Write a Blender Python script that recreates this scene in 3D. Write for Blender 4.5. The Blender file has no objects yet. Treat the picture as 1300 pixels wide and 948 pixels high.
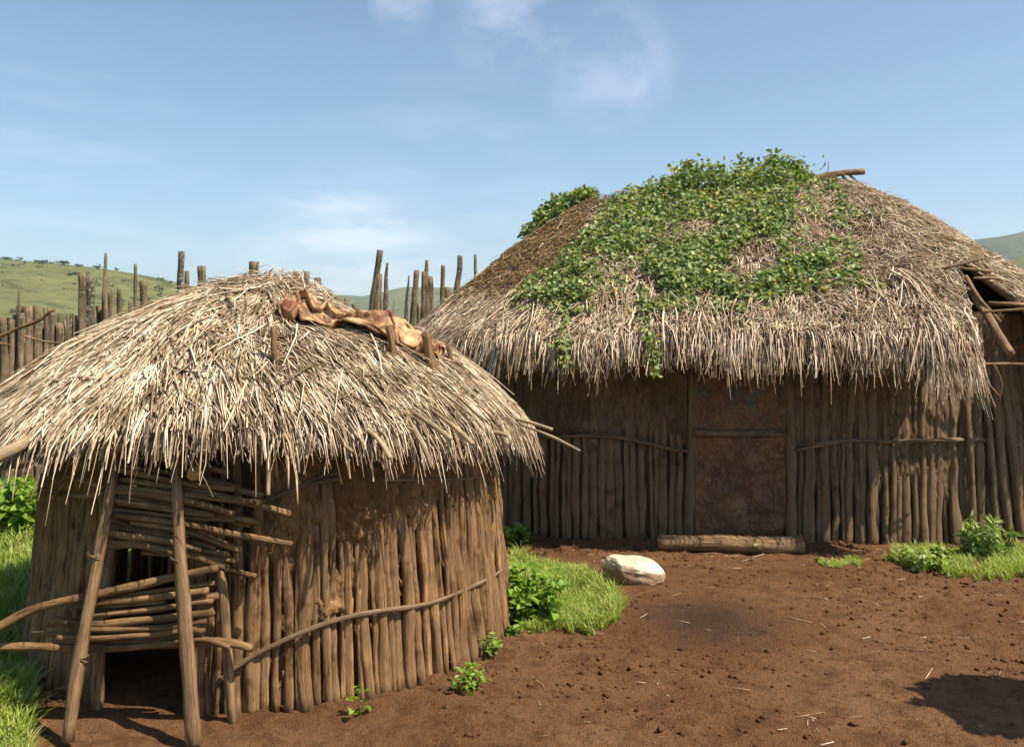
import bpy, math, random
import numpy as np, time
T0 = time.time()
from mathutils import Vector
random.seed(7)
RNG = np.random.default_rng(11)
R = math.radians
F, PX, PY, HC = 1150.0, 650.0, 430.0, 1.6      # focal length in photo pixels, horizon point, eye height

# ------------------------------------------------------------------ camera, sky, sun, exposure
scn = bpy.context.scene
COL = scn.collection
cam_d = bpy.data.cameras.new('camera'); cam = bpy.data.objects.new('camera', cam_d); COL.objects.link(cam)
cam.location = (0, 0, HC); cam.rotation_euler = (R(90), 0, 0)
cam_d.lens = 36 * F / 1300; cam_d.sensor_width = 36; cam_d.shift_y = -44 / 1300
cam_d.clip_start = 0.05; cam_d.clip_end = 12000
scn.camera = cam

SUN_AZ, SUN_EL = 65.0, 56.0                     # azimuth from -Y (behind the camera) towards +X
sdir = Vector((math.sin(R(SUN_AZ)) * math.cos(R(SUN_EL)), -math.cos(R(SUN_AZ)) * math.cos(R(SUN_EL)), math.sin(R(SUN_EL))))
sl = bpy.data.lights.new('sun', 'SUN'); sl.energy = 5.0; sl.angle = R(0.5); sl.color = (1.0, 0.90, 0.74)
so = bpy.data.objects.new('sun', sl); COL.objects.link(so)
so.rotation_euler = (-sdir).to_track_quat('-Z', 'Y').to_euler(); so.location = (4, -4, 8)

world = bpy.data.worlds.new('World'); scn.world = world; world.use_nodes = True
wt = world.node_tree; wt.nodes.clear()
def WN(t, **k):
    n = wt.nodes.new(t)
    for a, b in k.items(): setattr(n, a, b)
    return n
sky = WN('ShaderNodeTexSky', sky_type='NISHITA', sun_disc=False)
sky.sun_elevation = R(SUN_EL); sky.sun_rotation = math.atan2(sdir.x, sdir.y)
sky.air_density = 1.0; sky.dust_density = 2.6; sky.ozone_density = 1.6; sky.altitude = 1500
bg = WN('ShaderNodeBackground'); bg.inputs['Strength'].default_value = 0.098
wo = WN('ShaderNodeOutputWorld')
tc = WN('ShaderNodeTexCoord')
def cloud_patch(px, py, tight, sharp, scale, amount):
    d = Vector(((px - PX) / F, 1, -(py - PY) / F)).normalized()
    dot = WN('ShaderNodeVectorMath', operation='DOT_PRODUCT'); wt.links.new(tc.outputs['Generated'], dot.inputs[0]); dot.inputs[1].default_value = d
    mr = WN('ShaderNodeMapRange'); mr.inputs['From Min'].default_value = math.cos(tight); mr.inputs['From Max'].default_value = 1
    mr.interpolation_type = 'SMOOTHSTEP'
    wt.links.new(dot.outputs['Value'], mr.inputs['Value'])
    mp = WN('ShaderNodeMapping'); mp.inputs['Scale'].default_value = scale; mp.inputs['Rotation'].default_value = (0, 0.5, 0)
    wt.links.new(tc.outputs['Generated'], mp.inputs['Vector'])
    nz = WN('ShaderNodeTexNoise'); nz.inputs['Scale'].default_value = 9; nz.inputs['Detail'].default_value = 8; nz.inputs['Roughness'].default_value = .62
    nz.inputs['Distortion'].default_value = .25
    wt.links.new(mp.outputs[0], nz.inputs['Vector'])
    m2 = WN('ShaderNodeMapRange'); m2.inputs['From Min'].default_value = sharp; m2.inputs['From Max'].default_value = sharp + .28
    wt.links.new(nz.outputs['Fac'], m2.inputs['Value'])
    mu = WN('ShaderNodeMath', operation='MULTIPLY'); wt.links.new(mr.outputs[0], mu.inputs[0]); wt.links.new(m2.outputs[0], mu.inputs[1])
    m3 = WN('ShaderNodeMath', operation='MULTIPLY'); wt.links.new(mu.outputs[0], m3.inputs[0]); m3.inputs[1].default_value = amount
    return m3.outputs[0]
patches = [cloud_patch(655, 25, .085, .42, (1, 1, 1.6), .28), cloud_patch(775, 85, .085, .43, (1, 1, 1.3), .26), cloud_patch(510, 0, .04, .42, (1, 1, 2), .25),
           cloud_patch(60, 275, .20, .46, (1, 1, 6), .12), cloud_patch(560, 290, .20, .46, (1, 1, 5), .12), cloud_patch(440, 380, .16, .35, (1, 1, 4), .5)]
acc = patches[0]
for p in patches[1:]:
    a = WN('ShaderNodeMath', operation='MAXIMUM'); wt.links.new(acc, a.inputs[0]); wt.links.new(p, a.inputs[1]); acc = a.outputs[0]
mx = WN('ShaderNodeMix', data_type='RGBA'); wt.links.new(acc, mx.inputs['Factor'])
tint = WN('ShaderNodeMix', data_type='RGBA', blend_type='MULTIPLY'); tint.inputs['Factor'].default_value = 1
wt.links.new(sky.outputs[0], tint.inputs['A']); tint.inputs['B'].default_value = (.99, 1.07, 1.02, 1)      # clean dry air: a little greener than the model's blue
wt.links.new(tint.outputs['Result'], mx.inputs['A']); mx.inputs['B'].default_value = (8.6, 8.8, 9.2, 1)
wt.links.new(mx.outputs['Result'], bg.inputs['Color']); wt.links.new(bg.outputs[0], wo.inputs['Surface'])

scn.view_settings.view_transform = 'Standard'; scn.view_settings.look = 'None'
scn.view_settings.gamma = 1; scn.view_settings.use_curve_mapping = False
scn.view_settings.exposure = 0.78
scn.render.engine = 'CYCLES'
scn.cycles.max_bounces = 4; scn.cycles.diffuse_bounces = 2; scn.cycles.glossy_bounces = 1; scn.cycles.volume_bounces = 0; scn.cycles.transmission_bounces = 2; scn.cycles.transparent_max_bounces = 4

# ------------------------------------------------------------------ small maths
def ray(px, py): return np.array([(px - PX) / F, 1.0, -(py - PY) / F])
def at(px, py, D): return Vector((0, 0, HC)) + Vector(ray(px, py)) * D
def proj(x, y, z): return PX + F * x / y, PY - F * (z - HC) / y
def _h(ix, iy, iz):
    n = (ix * 374761393 + iy * 668265263 + iz * 2147483647 + 1013904223) & 0xffffffff
    n = ((n ^ (n >> 13)) * 1274126177) & 0xffffffff
    n = ((n ^ (n >> 16)) * 2246822519) & 0xffffffff
    return ((n ^ (n >> 15)) & 0xffffff) / float(0xffffff)
def vn(x, y, z=0.0):
    x = np.asarray(x, float); y = np.asarray(y, float) + 0 * x; z = np.asarray(z, float) + 0 * x; x = x + 0 * y
    fx, fy, fz = np.floor(x), np.floor(y), np.floor(z)
    ix, iy, iz = fx.astype(np.int64), fy.astype(np.int64), fz.astype(np.int64)
    u, v, w = x - fx, y - fy, z - fz
    u = u * u * (3 - 2 * u); v = v * v * (3 - 2 * v); w = w * w * (3 - 2 * w)
    def L(a, b, t): return a + (b - a) * t
    r = []
    for k in (0, 1):
        a = L(_h(ix, iy, iz + k), _h(ix + 1, iy, iz + k), u); b = L(_h(ix, iy + 1, iz + k), _h(ix + 1, iy + 1, iz + k), u)
        r.append(L(a, b, v))
    return L(r[0], r[1], w) * 2 - 1
def fbm(x, y, z=0.0, o=4):
    s = 0; a = 1; f = 1; t = 0
    for i in range(o):
        s = s + a * vn(np.asarray(x) * f + 17 * i, np.asarray(y) * f - 9 * i, np.asarray(z) * f + 5 * i); t += a; a *= .5; f *= 2.03
    return s / t
def inpoly(px, py, poly):
    px = np.asarray(px); ins = np.zeros(px.shape, bool); n = len(poly)
    for i in range(n):
        x1, y1 = poly[i]; x2, y2 = poly[(i + 1) % n]
        c = ((y1 > py) != (y2 > py)) & (px < (x2 - x1) * (py - y1) / ((y2 - y1) if y2 != y1 else 1e-9) + x1)
        ins ^= c
    return ins

# ------------------------------------------------------------------ materials
def mat(name):
    m = bpy.data.materials.new(name); m.use_nodes = True
    nt = m.node_tree; b = nt.nodes['Principled BSDF']
    def N(t, **k):
        n = nt.nodes.new(t)
        for a, c in k.items(): setattr(n, a, c)
        return n
    return m, nt, b, N, nt.links.new
def ramp(N, stops):
    r = N('ShaderNodeValToRGB'); e = r.color_ramp.elements
    while len(e) < len(stops): e.new(.5)
    for i, (p, c) in enumerate(stops): e[i].position = p; e[i].color = (*c, 1)
    return r
def mixrgb(N, L, f, a, b, mode='MIX'):
    m = N('ShaderNodeMix', data_type='RGBA', blend_type=mode)
    for k, v in (('Factor', f), ('A', a), ('B', b)):
        if hasattr(v, 'is_output'): L(v, m.inputs[k])
        else: m.inputs[k].default_value = v if k == 'Factor' else (*v, 1)
    return m.outputs['Result']
def noise(N, L, vec, scale, detail=5, rough=.6, sc=None, dist=0):
    if sc:
        mp = N('ShaderNodeMapping'); mp.inputs['Scale'].default_value = sc; L(vec, mp.inputs['Vector']); vec = mp.outputs[0]
    n = N('ShaderNodeTexNoise'); n.inputs['Scale'].default_value = scale; n.inputs['Detail'].default_value = detail
    n.inputs['Roughness'].default_value = rough; n.inputs['Distortion'].default_value = dist; L(vec, n.inputs['Vector'])
    return n.outputs['Fac']
def rng_map(N, L, v, a, b, c=0, d=1):
    m = N('ShaderNodeMapRange'); L(v, m.inputs['Value'])
    for k, x in (('From Min', a), ('From Max', b), ('To Min', c), ('To Max', d)): m.inputs[k].default_value = x
    return m.outputs[0]
def bump(N, L, b, h, strength, dist):
    bp = N('ShaderNodeBump'); bp.inputs['Strength'].default_value = strength; bp.inputs['Distance'].default_value = dist
    L(h, bp.inputs['Height']); L(bp.outputs[0], b.inputs['Normal'])

def straw_mat(name, stops, zone=None):
    m, nt, b, N, L = mat(name)
    g = N('ShaderNodeNewGeometry'); t = N('ShaderNodeTexCoord')
    r = ramp(N, stops); pt_ = noise(N, L, t.outputs['Object'], 7, 5, .6)
    ja = N('ShaderNodeMath', operation='ADD', use_clamp=True); L(g.outputs['Random Per Island'], ja.inputs[0]); L(rng_map(N, L, pt_, .35, .65, -.28, .28), ja.inputs[1]); L(ja.outputs[0], r.inputs[0])
    big = noise(N, L, t.outputs['Object'], 5.5, 5)
    c = mixrgb(N, L, rng_map(N, L, big, .4, .7, .0, .4), r.outputs[0], tuple(x * .55 for x in stops[1][1]))
    if zone:
        at_ = N('ShaderNodeAttribute'); at_.attribute_name = 'zone'
        r2 = ramp(N, zone); L(g.outputs['Random Per Island'], r2.inputs[0])
        c = mixrgb(N, L, at_.outputs['Fac'], c, r2.outputs[0])
    sm = noise(N, L, t.outputs['Object'], 60, 3)
    c = mixrgb(N, L, rng_map(N, L, sm, .4, .75, 0, .35), c, (.35, .28, .22), 'MULTIPLY')
    L(c, b.inputs['Base Color']); b.inputs['Roughness'].default_value = .58
    b.inputs['Specular IOR Level'].default_value = .35
    return m
def wood_mat(name, c1, c2, dark, streak=.7, mud=0.0, mudc=(.2, .13, .08), lich=0.0, bstr=.6):
    """weathered round timber; UV = (round the stick, metres along it)"""
    m, nt, b, N, L = mat(name)
    g = N('ShaderNodeNewGeometry'); u = N('ShaderNodeUVMap'); t = N('ShaderNodeTexCoord')
    base = mixrgb(N, L, g.outputs['Random Per Island'], c1, c2)
    fib = noise(N, L, u.outputs[0], 1, 6, .7, (3.2, 2.2, 1), .6)
    fine = noise(N, L, u.outputs[0], 1, 5, .7, (8, 7, 1), .3)
    c = mixrgb(N, L, rng_map(N, L, fib, .45, .62, 0, streak), base, dark)
    c = mixrgb(N, L, rng_map(N, L, fine, .42, .66, 0, .65), c, tuple(x * .45 for x in c1))
    sb = N('ShaderNodeMath', operation='SUBTRACT'); L(noise(N, L, u.outputs[0], 1, 4, .55, (4.5, 1.3, 1), .8), sb.inputs[0]); sb.inputs[1].default_value = .5
    ab = N('ShaderNodeMath', operation='ABSOLUTE'); L(sb.outputs[0], ab.inputs[0])
    crack = rng_map(N, L, ab.outputs[0], .0, .022, 1, 0)
    c = mixrgb(N, L, rng_map(N, L, crack, 0, 1, 0, .8), c, tuple(x * .5 for x in dark))
    blot = noise(N, L, t.outputs['Object'], 5, 5, .6)
    c = mixrgb(N, L, rng_map(N, L, blot, .45, .7, 0, .5), c, tuple(min(1, x * 1.35) for x in c2))
    if mud:
        c = mixrgb(N, L, rng_map(N, L, noise(N, L, t.outputs['Object'], 9, 6, .65), .62 - .25 * mud, .70 - .2 * mud), c, mudc)
    if lich:
        c = mixrgb(N, L, rng_map(N, L, noise(N, L, t.outputs['Object'], 34, 4, .6), .66 - .1 * lich, .70, 0, .8), c, (.52, .52, .46))
    L(c, b.inputs['Base Color']); b.inputs['Roughness'].default_value = .8; b.inputs['Specular IOR Level'].default_value = .25
    ad0 = N('ShaderNodeMath', operation='ADD'); L(fib, ad0.inputs[0]); L(fine, ad0.inputs[1]); ad = N('ShaderNodeMath', operation='SUBTRACT'); L(ad0.outputs[0], ad.inputs[0]); L(crack, ad.inputs[1])
    bump(N, L, b, ad.outputs[0], bstr, .02)
    return m
def mud_mat(name, c1, c2):
    m, nt, b, N, L = mat(name); t = N('ShaderNodeTexCoord')
    n1 = noise(N, L, t.outputs['Object'], 3.2, 6, .6, (1, 1, .45)); n2 = noise(N, L, t.outputs['Object'], 28, 5, .65, (1, 1, .5))
    c = mixrgb(N, L, rng_map(N, L, n1, .35, .68), c1, c2)
    c = mixrgb(N, L, rng_map(N, L, n2, .4, .7, 0, .55), c, tuple(x * .45 for x in c1))
    v = N('ShaderNodeTexVoronoi', feature='DISTANCE_TO_EDGE'); v.inputs['Scale'].default_value = 13
    mp = N('ShaderNodeMapping'); mp.inputs['Scale'].default_value = (1.2, 1.2, .6); L(t.outputs['Object'], mp.inputs[0])
    wv = N('ShaderNodeVectorMath', operation='ADD'); L(mp.outputs[0], wv.inputs[0])
    nn = N('ShaderNodeTexNoise'); nn.inputs['Scale'].default_value = 4; L(t.outputs['Object'], nn.inputs[0])
    sc = N('ShaderNodeVectorMath', operation='SCALE'); sc.inputs['Scale'].default_value = .35; L(nn.outputs['Color'], sc.inputs[0]); L(sc.outputs[0], wv.inputs[1])
    L(wv.outputs[0], v.inputs['Vector'])
    crack = rng_map(N, L, v.outputs['Distance'], 0, .035, 1, 0)
    c = mixrgb(N, L, rng_map(N, L, crack, 0, 1, 0, .35), c, tuple(x * .25 for x in c1))
    L(c, b.inputs['Base Color']); b.inputs['Roughness'].default_value = .95; b.inputs['Specular IOR Level'].default_value = .15
    ad = N('ShaderNodeMath', operation='SUBTRACT'); L(n2, ad.inputs[0]); L(crack, ad.inputs[1]); bump(N, L, b, ad.outputs[0], .6, .012)
    return m
def leaf_mat(name, stops, trans=.35):
    m, nt, b, N, L = mat(name); g = N('ShaderNodeNewGeometry')
    r = ramp(N, stops); L(g.outputs['Random Per Island'], r.inputs[0]); L(r.outputs[0], b.inputs['Base Color'])
    b.inputs['Roughness'].default_value = .48; b.inputs['Specular IOR Level'].default_value = .4
    tr = N('ShaderNodeBsdfTranslucent'); br = mixrgb(N, L, 1.0, r.outputs[0], (1.25, 1.3, .5), 'MULTIPLY'); L(br, tr.inputs['Color'])
    ms = N('ShaderNodeMixShader'); ms.inputs[0].default_value = trans
    out = nt.nodes['Material Output']; L(b.outputs[0], ms.inputs[1]); L(tr.outputs[0], ms.inputs[2]); L(ms.outputs[0], out.inputs['Surface'])
    return m

M = {}
M['straw'] = straw_mat('pale_reed_straw', [(0, (.13, .08, .04)), (.2, (.33, .22, .125)), (.46, (.55, .405, .26)), (.76, (.74, .595, .42)), (1, (.88, .77, .61))])
M['straw_big'] = straw_mat('weathered_grass_thatch', [(0, (.17, .105, .06)), (.22, (.40, .27, .16)), (.5, (.62, .46, .30)), (.8, (.80, .65, .46)), (1, (.90, .79, .60))],
                           [(0, (.12, .075, .028)), (.4, (.23, .14, .052)), (.8, (.35, .22, .08)), (1, (.30, .23, .08))])
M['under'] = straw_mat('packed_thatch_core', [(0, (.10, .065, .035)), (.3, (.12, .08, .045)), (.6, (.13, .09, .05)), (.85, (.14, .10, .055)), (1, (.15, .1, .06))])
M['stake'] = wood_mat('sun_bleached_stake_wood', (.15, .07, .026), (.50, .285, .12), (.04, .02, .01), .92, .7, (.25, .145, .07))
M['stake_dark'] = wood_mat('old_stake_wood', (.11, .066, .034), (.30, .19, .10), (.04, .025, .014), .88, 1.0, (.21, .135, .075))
M['stick'] = wood_mat('peeled_branch_wood', (.14, .075, .032), (.38, .225, .10), (.06, .03, .013), .8, .35, (.18, .10, .045))
M['withe'] = wood_mat('binding_withe_wood', (.21, .13, .08), (.29, .19, .11), (.08, .05, .03), .6)
M['pole'] = wood_mat('split_pole_wood', (.24, .14, .066), (.36, .225, .115), (.07, .04, .02), .8)
M['reed'] = wood_mat('sunbleached_rafter_wood', (.36, .25, .14), (.55, .41, .25), (.12, .075, .04), .7)
M['cut'] = wood_mat('fresh_cut_wood_end', (.46, .29, .09), (.5, .33, .12), (.3, .17, .05), .4)
M['fence'] = wood_mat('grey_fence_timber', (.13, .09, .052), (.33, .24, .14), (.05, .036, .02), .85, 0, (.1, .1, .1), .5)
M['lichen'] = wood_mat('lichened_fence_timber', (.11, .085, .055), (.17, .13, .09), (.04, .03, .02), .8, 0, (.1, .1, .1), 1.3)
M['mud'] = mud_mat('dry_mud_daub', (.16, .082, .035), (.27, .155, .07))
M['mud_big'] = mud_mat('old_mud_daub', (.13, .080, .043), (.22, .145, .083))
M['bush'] = leaf_mat('dark_bush_leaf', [(0, (.04, .06, .02)), (1, (.09, .11, .035))], .1)
M['vine'] = leaf_mat('creeper_leaf', [(0, (.07, .105, .03)), (.35, (.155, .215, .062)), (.75, (.27, .335, .11)), (.95, (.38, .42, .17)), (.98, (.5, .40, .07)), (1, (.35, .2, .08))], .3)
M['weed'] = leaf_mat('broad_weed_leaf', [(0, (.10, .18, .02)), (.5, (.19, .31, .04)), (1, (.30, .43, .08))], .4)
M['silver'] = leaf_mat('silvery_weed_leaf', [(0, (.17, .24, .05)), (.5, (.27, .35, .10)), (1, (.42, .48, .20))], .35)
M['grass'] = leaf_mat('grass_blade', [(0, (.13, .19, .025)), (.35, (.24, .33, .04)), (.8, (.36, .45, .07)), (.92, (.5, .45, .2)), (1, (.5, .38, .2))], .35)
M['stem'] = wood_mat('vine_stem', (.13, .11, .05), (.18, .17, .07), (.06, .05, .02))

def ground_mat():
    m, nt, b, N, L = mat('trodden_red_brown_soil'); t = N('ShaderNodeTexCoord'); P = t.outputs['Object']
    n1 = noise(N, L, P, .8, 6, .6); n2 = noise(N, L, P, 7, 7, .7); n3 = noise(N, L, P, 45, 5, .7); n4 = noise(N, L, P, 150, 3, .6)
    c = mixrgb(N, L, rng_map(N, L, n1, .35, .65), (.20, .088, .036), (.31, .155, .070))
    c = mixrgb(N, L, rng_map(N, L, n2, .47, .60, 0, .6), c, (.10, .042, .02))
    c = mixrgb(N, L, rng_map(N, L, n3, .5, .66, 0, .6), c, (.07, .03, .016))
    c = mixrgb(N, L, rng_map(N, L, n4, .55, .75, 0, .5), c, (.42, .26, .14))
    # damp stain near the yard's middle
    vm = N('ShaderNodeVectorMath', operation='DISTANCE'); L(P, vm.inputs[0]); vm.inputs[1].default_value = (1.12, 5.15, 0)
    w = N('ShaderNodeMath', operation='MULTIPLY_ADD'); L(n2, w.inputs[0]); w.inputs[1].default_value = 1.6; L(vm.outputs['Value'], w.inputs[2])
    c = mixrgb(N, L, rng_map(N, L, w.outputs[0], .92, 1.35, .75, 0), c, (.05, .03, .022))
    at_ = N('ShaderNodeAttribute'); at_.attribute_name = 'green'
    gc = mixrgb(N, L, rng_map(N, L, noise(N, L, P, .35, 8, .7), .35, .65), (.085, .13, .022), (.17, .21, .05))
    c = mixrgb(N, L, at_.outputs['Fac'], c, gc)
    L(c, b.inputs['Base Color']); b.inputs['Roughness'].default_value = .95; b.inputs['Specular IOR Level'].default_value = .15
    a = N('ShaderNodeMath', operation='ADD'); L(n2, a.inputs[0]); L(n3, a.inputs[1]); a2 = N('ShaderNodeMath', operation='ADD'); L(a.outputs[0], a2.inputs[0]); L(n4, a2.inputs[1])
    bump(N, L, b, a2.outputs[0], 1.0, .035)
    return m
M['ground'] = ground_mat()
def hill_mat(name, g1, g2, d, thresh):
    m, nt, b, N, L = mat(name); t = N('ShaderNodeTexCoord'); P = t.outputs['Object']
    c = mixrgb(N, L, rng_map(N, L, noise(N, L, P, .012, 8, .65), .35, .65), g1, g2)
    c = mixrgb(N, L, rng_map(N, L, noise(N, L, P, .05, 8, .7, None, .5), thresh, thresh + .1, 0, .8), c, d)
    c = mixrgb(N, L, rng_map(N, L, noise(N, L, P, .22, 6, .7), .45, .65, 0, .5), c, d)
    L(c, b.inputs['Base Color']); b.inputs['Roughness'].default_value = 1; b.inputs['Specular IOR Level'].default_value = .05
    return m
M['hill_grass'] = hill_mat('grassy_hillside', (.10, .11, .042), (.165, .165, .07), (.05, .062, .028), .52)
M['hill_wood'] = hill_mat('wooded_hillside', (.07, .085, .05), (.10, .12, .065), (.045, .055, .035), .5)
M['hill_mid'] = hill_mat('bushy_hillside', (.10, .125, .07), (.145, .165, .085), (.06, .075, .045), .52)

# ------------------------------------------------------------------ object helpers
def tag(o, label=None, cat=None, group=None, kind=None):
    if label: o['label'] = label
    if cat: o['category'] = cat
    if group: o['group'] = group
    if kind: o['kind'] = kind
    return o
def empty(name, loc):
    o = bpy.data.objects.new(name, None); COL.objects.link(o); o.location = loc; o.empty_display_size = .2; return o
def link(name, me, m, parent=None, smooth=True):
    me.materials.append(m)
    if smooth: me.polygons.foreach_set('use_smooth', np.ones(len(me.polygons), bool))
    o = bpy.data.objects.new(name, me); COL.objects.link(o)
    if parent is not None:
        o.parent = parent
        pl = Vector((0, 0, 0)); q = parent
        while q is not None: pl += q.location; q = q.parent
        o.location = -pl
    return o
def np_mesh(name, V, Fc, uv=None, attr=None):
    """V (n,3), Fc (m,k) with one k"""
    V = np.asarray(V, np.float32); Fc = np.asarray(Fc, np.int32); k = Fc.shape[1]
    me = bpy.data.meshes.new(name)
    me.vertices.add(len(V)); me.vertices.foreach_set('co', V.ravel())
    me.loops.add(Fc.size); me.loops.foreach_set('vertex_index', Fc.ravel())
    me.polygons.add(len(Fc)); me.polygons.foreach_set('loop_start', np.arange(0, Fc.size, k, dtype=np.int32))
    if uv is not None:
        l = me.uv_layers.new(name='UVMap'); l.data.foreach_set('uv', np.asarray(uv, np.float32)[Fc.ravel()].ravel())
    if attr:
        for an, av in attr.items():
            a = me.attributes.new(an, 'FLOAT', 'POINT'); a.data.foreach_set('value', np.asarray(av, np.float32))
    me.update(calc_edges=True)
    return me
class MB:
    """collects tubes (quads + centre-fan caps as quads) into one mesh"""
    def __init__(s): s.v = []; s.f = []; s.uv = []; s.n = 0
    def tube(s, pts, rad, sides=8, rough=.2, taper_end=1.0, flat=1.0, seg=.07, wob=0.0):
        pts = np.array([list(p) for p in pts], float)
        rad = np.full(len(pts), rad, float) if np.isscalar(rad) else np.array(rad, float)
        d = np.r_[0, np.cumsum(np.linalg.norm(np.diff(pts, axis=0), axis=1))]
        K = max(3, int(d[-1] / seg) + 1)
        # smooth interpolation (Catmull-Rom like through cubic resample)
        t = np.linspace(0, d[-1], K)
        if len(pts) > 2:
            tg = np.gradient(pts, d, axis=0); P = np.zeros((K, 3))
            idx = np.clip(np.searchsorted(d, t, side='right') - 1, 0, len(pts) - 2)
            hh = (d[idx + 1] - d[idx]); u = ((t - d[idx]) / hh)[:, None]; hh = hh[:, None]
            P = (2*u**3 - 3*u**2 + 1) * pts[idx] + (u**3 - 2*u**2 + u) * hh * tg[idx] + (-2*u**3 + 3*u**2) * pts[idx + 1] + (u**3 - u**2) * hh * tg[idx + 1]
        else: P = pts[0] + (pts[1] - pts[0]) * (t / d[-1])[:, None]
        r = np.interp(t, d, rad)
        sd = random.random() * 1000
        if wob:
            w = wob * np.c_[vn(t * 4 + sd, 0.5), vn(t * 4 + sd, 7.5), vn(t * 4 + sd, 15.5)]
            P = P + w
        T = np.gradient(P, axis=0); T /= np.linalg.norm(T, axis=1)[:, None]
        ref = np.array([0, 1., 0]) if abs(T[:, 1]).mean() < .7 else np.array([1., 0, 0])
        A = np.cross(T, ref); A /= np.linalg.norm(A, axis=1)[:, None]; B = np.cross(T, A)
        th = np.arange(sides) * 2 * math.pi / sides + random.random() * 6
        rr = r[:, None] * (1 + rough * (vn(np.cos(th)[None] * 1.3 + sd, np.sin(th)[None] * 1.3, (t / max(r.mean(), .004) * .16)[:, None] + sd) + .5 * vn(np.cos(th)[None] * 3 + sd, np.sin(th)[None] * 3, (t * 1.5)[:, None]) + .5 * vn(sd + 0 * th[None], 3.3, (t * 9)[:, None])))
        V = P[:, None] + A[:, None] * (np.cos(th)[None, :, None] * rr[..., None]) + B[:, None] * (np.sin(th)[None, :, None] * rr[..., None] * flat)
        b = s.n; V = V.reshape(-1, 3)
        vo = random.random() * 50; uo = random.random() * 20
        cu = r.mean() * 2 * math.pi * 2.2
        UV = np.stack([np.broadcast_to(uo + np.arange(sides)[None] / sides * cu * 6, (K, sides)), np.broadcast_to(vo + t[:, None], (K, sides))], -1).reshape(-1, 2)
        V = np.vstack([V, P[0] - T[0] * r[0] * .15, P[-1] + T[-1] * r[-1] * .25 * random.uniform(.3, 1.6)])
        UV = np.vstack([UV, [uo, vo], [uo, vo + t[-1]]])
        i = np.arange(sides); j = (i + 1) % sides
        f = []
        for k in range(K - 1):
            f.append(np.c_[b + k*sides + i, b + k*sides + j, b + (k+1)*sides + j, b + (k+1)*sides + i])
        c0, c1 = b + K * sides, b + K * sides + 1
        s.f.append(np.vstack(f))
        e = b + (K - 1) * sides
        s.tri = getattr(s, 'tri', [])
        s.tri.append(np.c_[b + j, b + i, np.full(sides, c0)]); s.tri.append(np.c_[e + i, e + j, np.full(sides, c1)])
        s.v.append(V); s.uv.append(UV); s.n += len(V)
        return s
    def build(s, name, m, parent=None):
        V = np.vstack(s.v); Q = np.vstack(s.f); T = np.vstack(s.tri); UV = np.vstack(s.uv)
        me = bpy.data.meshes.new(name)
        me.vertices.add(len(V)); me.vertices.foreach_set('co', V.astype(np.float32).ravel())
        li = np.concatenate([Q.ravel(), T.ravel()]).astype(np.int32)
        me.loops.add(len(li)); me.loops.foreach_set('vertex_index', li)
        ls = np.concatenate([np.arange(len(Q)) * 4, len(Q) * 4 + np.arange(len(T)) * 3]).astype(np.int32)
        me.polygons.add(len(ls)); me.polygons.foreach_set('loop_start', ls)
        l = me.uv_layers.new(name='UVMap'); l.data.foreach_set('uv', UV[li].astype(np.float32).ravel())
        me.update(calc_edges=True); me.validate()
        return link(name, me, m, parent)
def tube_obj(name, pts, rad, m, parent=None, **k): return MB().tube(pts, rad, **k).build(name, m, parent)

# ------------------------------------------------------------------ ground
def gh(x, y):
    x = np.asarray(x, float); y = np.asarray(y, float)
    near = np.clip(1 - (np.hypot(x - 1, y - 5) - 6) / 4, 0, 1)
    return near * (.028 * fbm(x * .9, y * .9, 1.3, 3) + .034 * np.maximum(0, fbm(x * 5, y * 5, 4.1, 3)) + .052 * np.maximum(0, fbm(x * 15, y * 15, 9.7, 3)) * np.clip(.5 + fbm(x * 1.7, y * 1.7, 6, 2) * 2, .1, 1.3) - .016 * np.maximum(0, fbm(x * 8 + 30, y * 8, 2.2, 2)))
def axis(lo, hi, st, far_lo, far_hi, gro=1.22):
    a = list(np.arange(lo, hi, st)); d = st; x = a[-1]
    while x < far_hi: d = min(d * gro, 400); x += d; a.append(x)
    d = st; x = lo; b = []
    while x > far_lo: d = min(d * gro, 400); x -= d; b.append(x)
    return np.array(b[::-1] + a)
gx = axis(-3.2, 5.2, .021, -3000, 3000); gy = axis(2.6, 7.6, .021, -60, 4000)
X, Y = np.meshgrid(gx, gy); Z = gh(X, Y)
nx, ny = len(gx), len(gy)
idx = np.arange(nx * ny).reshape(ny, nx)
GF = np.c_[idx[:-1, :-1].ravel(), idx[:-1, 1:].ravel(), idx[1:, 1:].ravel(), idx[1:, :-1].ravel()]
def green_at(x, y):
    w = .35 * fbm(x * 1.5, y * 1.5, 3, 3)
    a = np.clip((-2.5 - x + w) / .3, 0, 1); b = np.clip((y - 11.5 + w) / .5, 0, 1)
    px, py = proj(x, np.maximum(y, .5), 0 * x)
    c = np.clip(1 - (((x - .22 + w * .3) / .40) ** 2 + ((y - 5.75 + w) / .75) ** 2), 0, 1) * .8
    d = np.clip(1 - (((x - 3.8) / .9) ** 2 + ((y - 6.65 + w * .4) / .42) ** 2), 0, 1)
    return np.maximum.reduce([a, b, c, d])
ground = link('ground', np_mesh('ground', np.c_[X.ravel(), Y.ravel(), Z.ravel()], GF, None, {'green': green_at(X, Y).ravel()}), M['ground'])
tag(ground, kind='structure')

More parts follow.
